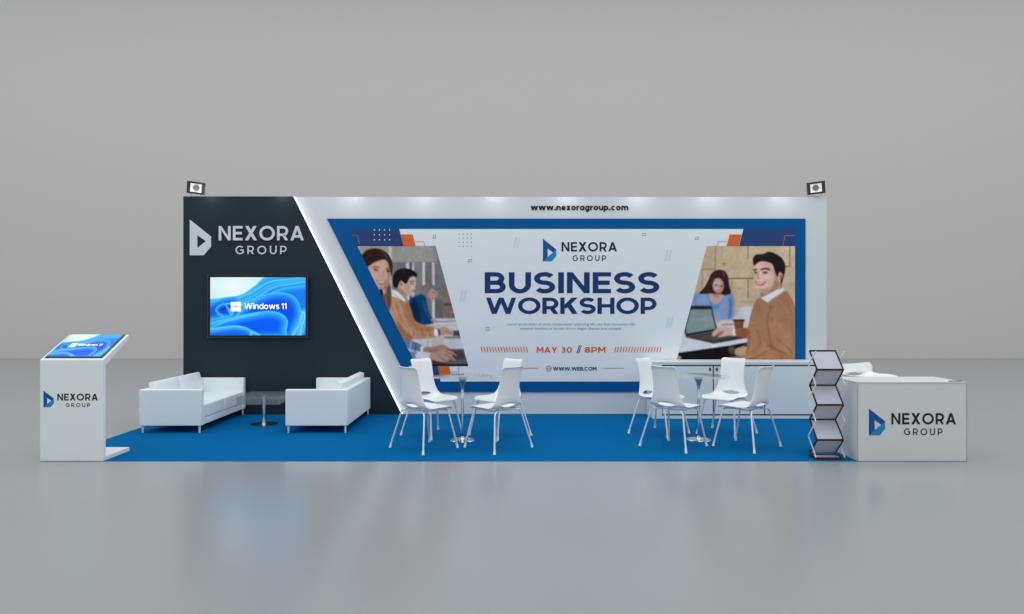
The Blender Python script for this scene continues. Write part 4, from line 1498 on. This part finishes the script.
# base tray
bm = bmesh.new()
for a, b in (((-w2, yfr - oy), (w2, yfr - oy)), ((-w2, ybk - oy), (w2, ybk - oy)), ((-w2, yfr - oy), (-w2, ybk - oy)), ((w2, yfr - oy), (w2, ybk - oy))):
    bar(bm, (a[0], a[1], .012), (b[0], b[1], .012), .018, .018)
obj('base_frame', bm, 'rack_wood', t)
obj('base_panel', B(-w2 + .009, w2 - .009, yfr - oy + .009, ybk - oy - .009, .008, .014), 'acrylic_sheet', t)
for k in range(6):
    (ya, za), (yb_, zb) = zig[k], zig[k + 1]
    ya, yb_ = ya - oy, yb_ - oy
    bm = bmesh.new()
    for s in (-1, 1):
        bar(bm, (s * w2, ya, za), (s * w2, yb_, zb), .012, .012)
    e = zb
    bar(bm, (-w2, yb_, zb), (w2, yb_, zb), .015, .017)
    fr_ = obj('shelf_frame', bm, 'rack_wood', t)
    bm = bmesh.new()
    a = Vector((0, ya, za))
    b = Vector((0, yb_, zb))
    d = (b - a).normalized()
    a, b = a + d * .012, b - d * .012
    n = d.cross(Vector((1, 0, 0))) * .0015
    vs = [bm.verts.new(p) for p in (a + Vector((-w2 + .007, 0, 0)) - n, a + Vector((w2 - .007, 0, 0)) - n, b + Vector((w2 - .007, 0, 0)) - n, b + Vector((-w2 + .007, 0, 0)) - n,
                                    a + Vector((-w2 + .007, 0, 0)) + n, a + Vector((w2 - .007, 0, 0)) + n, b + Vector((w2 - .007, 0, 0)) + n, b + Vector((-w2 + .007, 0, 0)) + n)]
    for f in ((0, 1, 2, 3), (4, 5, 6, 7), (0, 1, 5, 4), (1, 2, 6, 5), (2, 3, 7, 6), (3, 0, 4, 7)):
        bm.faces.new([vs[i] for i in f])
    obj('shelf_panel', bm, 'acrylic_sheet', fr_)
zz = [(yfr - .005, .02), (ybk, .204), (yfr, .376), (ybk, .566), (yfr, .735), (ybk, .922), (yfr, 1.06)]
for s in (-1, 1):
    bm = bmesh.new()
    for (ya, za), (yb_, zb) in zip(zz, zz[1:]):
        bar(bm, (s * (w2 + .012), ya - oy, za), (s * (w2 + .012), yb_ - oy, zb), .006, .014)
    obj('scissor_arm', bm, 'white_metal', t)

# =================================================================== RECEPTION COUNTER
qx0, qx1 = at(857.6, 400, 0).x, 4.5
t = thing('reception_counter', 'white box shaped reception counter with a blue and black company logo on its front', 'counter', ((qx0 + qx1) / 2, .265, .0034))
hw = (qx1 - qx0) / 2
zc = .770 - .0034
obj('body', B(-hw + .003, hw - .003, -.262, .262, 0, zc - .006), 'counter_laminate', t)
obj('countertop', B(-hw, hw, -.265, .265, zc - .0059, zc), 'counter_laminate', t, bevel=.0015)
bm = bmesh.new()
for a in ((-hw, -hw + .006, 0, zc - .006), (hw - .006, hw, 0, zc - .006)):
    box(bm, a[0], a[1], -.2648, -.2621, a[2], a[3])
box(bm, -hw + .006, hw - .006, -.2648, -.2621, zc - .010, zc - .0062)
obj('edge_trim', bm, 'edge_trim', t)
fq = front(-.0002)
fq = front(.0025 - .001)
emblem(fq, (868.9, 408.6, 885.2, 435.3), t)
plane_text('wordmark', 'NEXORA', (891.3, 413.1, 956, 424.4), fq, 'ink', t, t=.19, track=.16)
plane_text('tagline', 'GROUP', (904, 428.4, 942.6, 435.1), fq, 'ink', t, t=.165, track=.42)

# pen on the counter
bm = bmesh.new()
z = .770 + .0048
tube(bm, [(4.352, .060, z), (4.36, .060, z), (4.47, .052, z), (4.485, .051, z)], [.0015, .004, .0042, .003], 10)
pn = bpy.data.objects.new('x', None)
bpy.data.objects.remove(pn)
o = obj('pen', bm, 'pen_ink', None, smooth=True)
tag(o, 'small dark pen lying at the right end of the reception counter', 'pen')

# bar stool behind the counter
t = thing('counter_stool', 'white low backed stool standing behind the reception counter', 'stool', (4.03, .93, .0034), R(-150))
pf = [(.235, .708), (.20, .724), (.10, .726), (-.03, .714), (-.10, .708), (-.155, .716), (-.185, .738), (-.20, .785), (-.21, .83), (-.216, .856)]
hh = [.16, .20, .225, .24, .255, .27, .285, .295, .30, .30]
dd = [.0, .01, .02, .03, .04, .045, .05, .05, .05, .05]
bm = shell(pf, hh, dd, (.432, .024, .15), corner=.05)
o = obj('seat_shell', bm, 'chair_plastic', t, smooth=True, sharp=80)
m = o.modifiers.new('s', 'SOLIDIFY')
m.thickness = .012
m.offset = 0
bm = bmesh.new()
lathe(bm, [(0, 0), (.21, 0), (.21, .008), (.06, .02), (.03, .04), (.028, .45), (.018, .46), (.018, .69), (0, .69)], 36)
obj('pedestal', bm, 'chrome', t, smooth=True)
bm = bmesh.new()
tube(bm, [(0, .03, .28), (0, .2, .28)], .01, 8)
pts = [(.17 * math.cos(a), .05 + .17 * math.sin(a), .28) for a in [R(q) for q in range(0, 181, 15)]]
tube(bm, pts, .01, 8)
obj('footrest', bm, 'chrome', t, smooth=True)

# =================================================================== FLOODLIGHTS


def floodlight(label, px, py, roll, yaw, loc_y=3.02):
    p = at(px, py, loc_y - .06)
    t = thing('floodlight', label, 'lamp', (p.x, 3.05, WT), 0, 'floodlights on the top corners of the wall')
    z = p.z - WT
    mt = Matrix.Translation((0, -.06, z)) @ Matrix.Rotation(R(roll), 4, 'Y') @ Matrix.Rotation(R(yaw), 4, 'Z') @ Matrix.Rotation(R(12), 4, 'X')
    w, h = .118, .085
    bm = bmesh.new()
    # housing: open box, tapered towards its back
    f0 = [(-w, -.05, -h), (w, -.05, -h), (w, -.05, h), (-w, -.05, h)]
    f1 = [(-w * .72, .05, -h * .7), (w * .72, .05, -h * .7), (w * .72, .05, h * .7), (-w * .72, .05, h * .7)]
    i0 = [(x * .62, y, zz_ * .68) for x, y, zz_ in f0]
    i1 = [(x * .45, -.015, zz_ * .5) for x, y, zz_ in f0]
    vs = [[bm.verts.new(mt @ Vector(q)) for q in ring] for ring in (f1, f0, i0, i1)]
    bm.faces.new(vs[0])
    for a, b in zip(vs[:2], vs[1:3]):
        for k in range(4):
            bm.faces.new((a[k], a[(k + 1) % 4], b[(k + 1) % 4], b[k]))
    # cooling ribs on the back
    for k in range(-3, 4):
        box(bm, k * .022 - .003, k * .022 + .003, .0502, .066, -h * .6, h * .6, mtx=mt)
    hs = obj('housing', bm, 'lamp_housing', t)
    bm = bmesh.new()
    a = [bm.verts.new(mt @ (Vector(q) + Vector((0, -.0005, 0)))) for q in i0]
    b = [bm.verts.new(mt @ Vector(q)) for q in i1]
    for k in range(4):
        bm.faces.new((a[k], a[(k + 1) % 4], b[(k + 1) % 4], b[k]))
    bm.faces.new(b)
    obj('reflector', bm, 'lamp_reflector', hs)
    bm = bmesh.new()
    prof = [(0, 0), (.042, 0), (.042, .012), (.034, .022), (0, .024)]
    lathe(bm, prof, 24)
    mt2 = mt @ Matrix.Translation((0, -.016, 0)) @ Matrix.Rotation(R(90), 4, 'X')
    for v in bm.verts:
        v.co = mt2 @ v.co
    obj('bulb', bm, 'lamp_bulb', hs, smooth=True)
    # yoke
    bm = bmesh.new()
    for s in (-1, 1):
        q = mt @ Vector((s * (w + .006), 0, 0))
        e = Vector((s * .095, .0, .012))
        bar(bm, q, e, .004, .02)
    box(bm, -.10, .10, -.014, .014, .0, .016)
    box(bm, -.02, .02, -.02, .03, .0, .020)
    obj('bracket', bm, 'lamp_bracket', t)
    return t


floodlight('black floodlight on the wall top above the silver logo', 195.6, 187.3, 6, 16)
floodlight('black floodlight on the wall top at the plain white end', 816.4, 187.3, -6, -16)

# =================================================================== LIGHT
w = bpy.data.worlds.new('studio')
bpy.context.scene.world = w
w.use_nodes = True
bg = w.node_tree.nodes['Background']
bg.inputs[0].default_value = (.93, .98, 1.0, 1)
bg.inputs[1].default_value = .66


def area(name, loc, rot, sx, sy, power, col=(1, 1, 1)):
    l = bpy.data.lights.new(name, 'AREA')
    l.shape = 'RECTANGLE'
    l.size, l.size_y = sx, sy
    l.energy = power
    l.color = col
    o = bpy.data.objects.new(name, l)
    o.location = loc
    o.rotation_euler = rot
    C.objects.link(o)
    return o


area('ceiling_softbox', (0, -1.6, 12.5), (0, 0, 0), 50, 23, 3000, (1, .99, .98))
# narrow washes along the top edge of the wall, one metre apart
for k in range(9):
    x = -4.12 + k * .998
    l = bpy.data.lights.new('wall_wash', 'POINT')
    l.energy = .8
    l.shadow_soft_size = 0.0
    o = bpy.data.objects.new('wall_wash', l)
    o.location = (x, 2.78, WT + .03)
    C.objects.link(o)

# =================================================================== CAMERA
cam = bpy.data.cameras.new('camera')
co = bpy.data.objects.new('camera', cam)
C.objects.link(co)
co.location = (0, CAMY, CZ)
co.rotation_euler = (R(90), 0, 0)
cam.sensor_width = 36
cam.lens = F / 1024 * 36
cam.shift_x = (512 - CX) / 1024
cam.shift_y = -(307 - CY) / 1024
cam.clip_end = 200
sc = bpy.context.scene
sc.camera = co
sc.view_settings.view_transform = 'Standard'
sc.view_settings.look = 'None'
sc.view_settings.gamma = 1
sc.view_settings.use_curve_mapping = False
sc.view_settings.exposure = 0
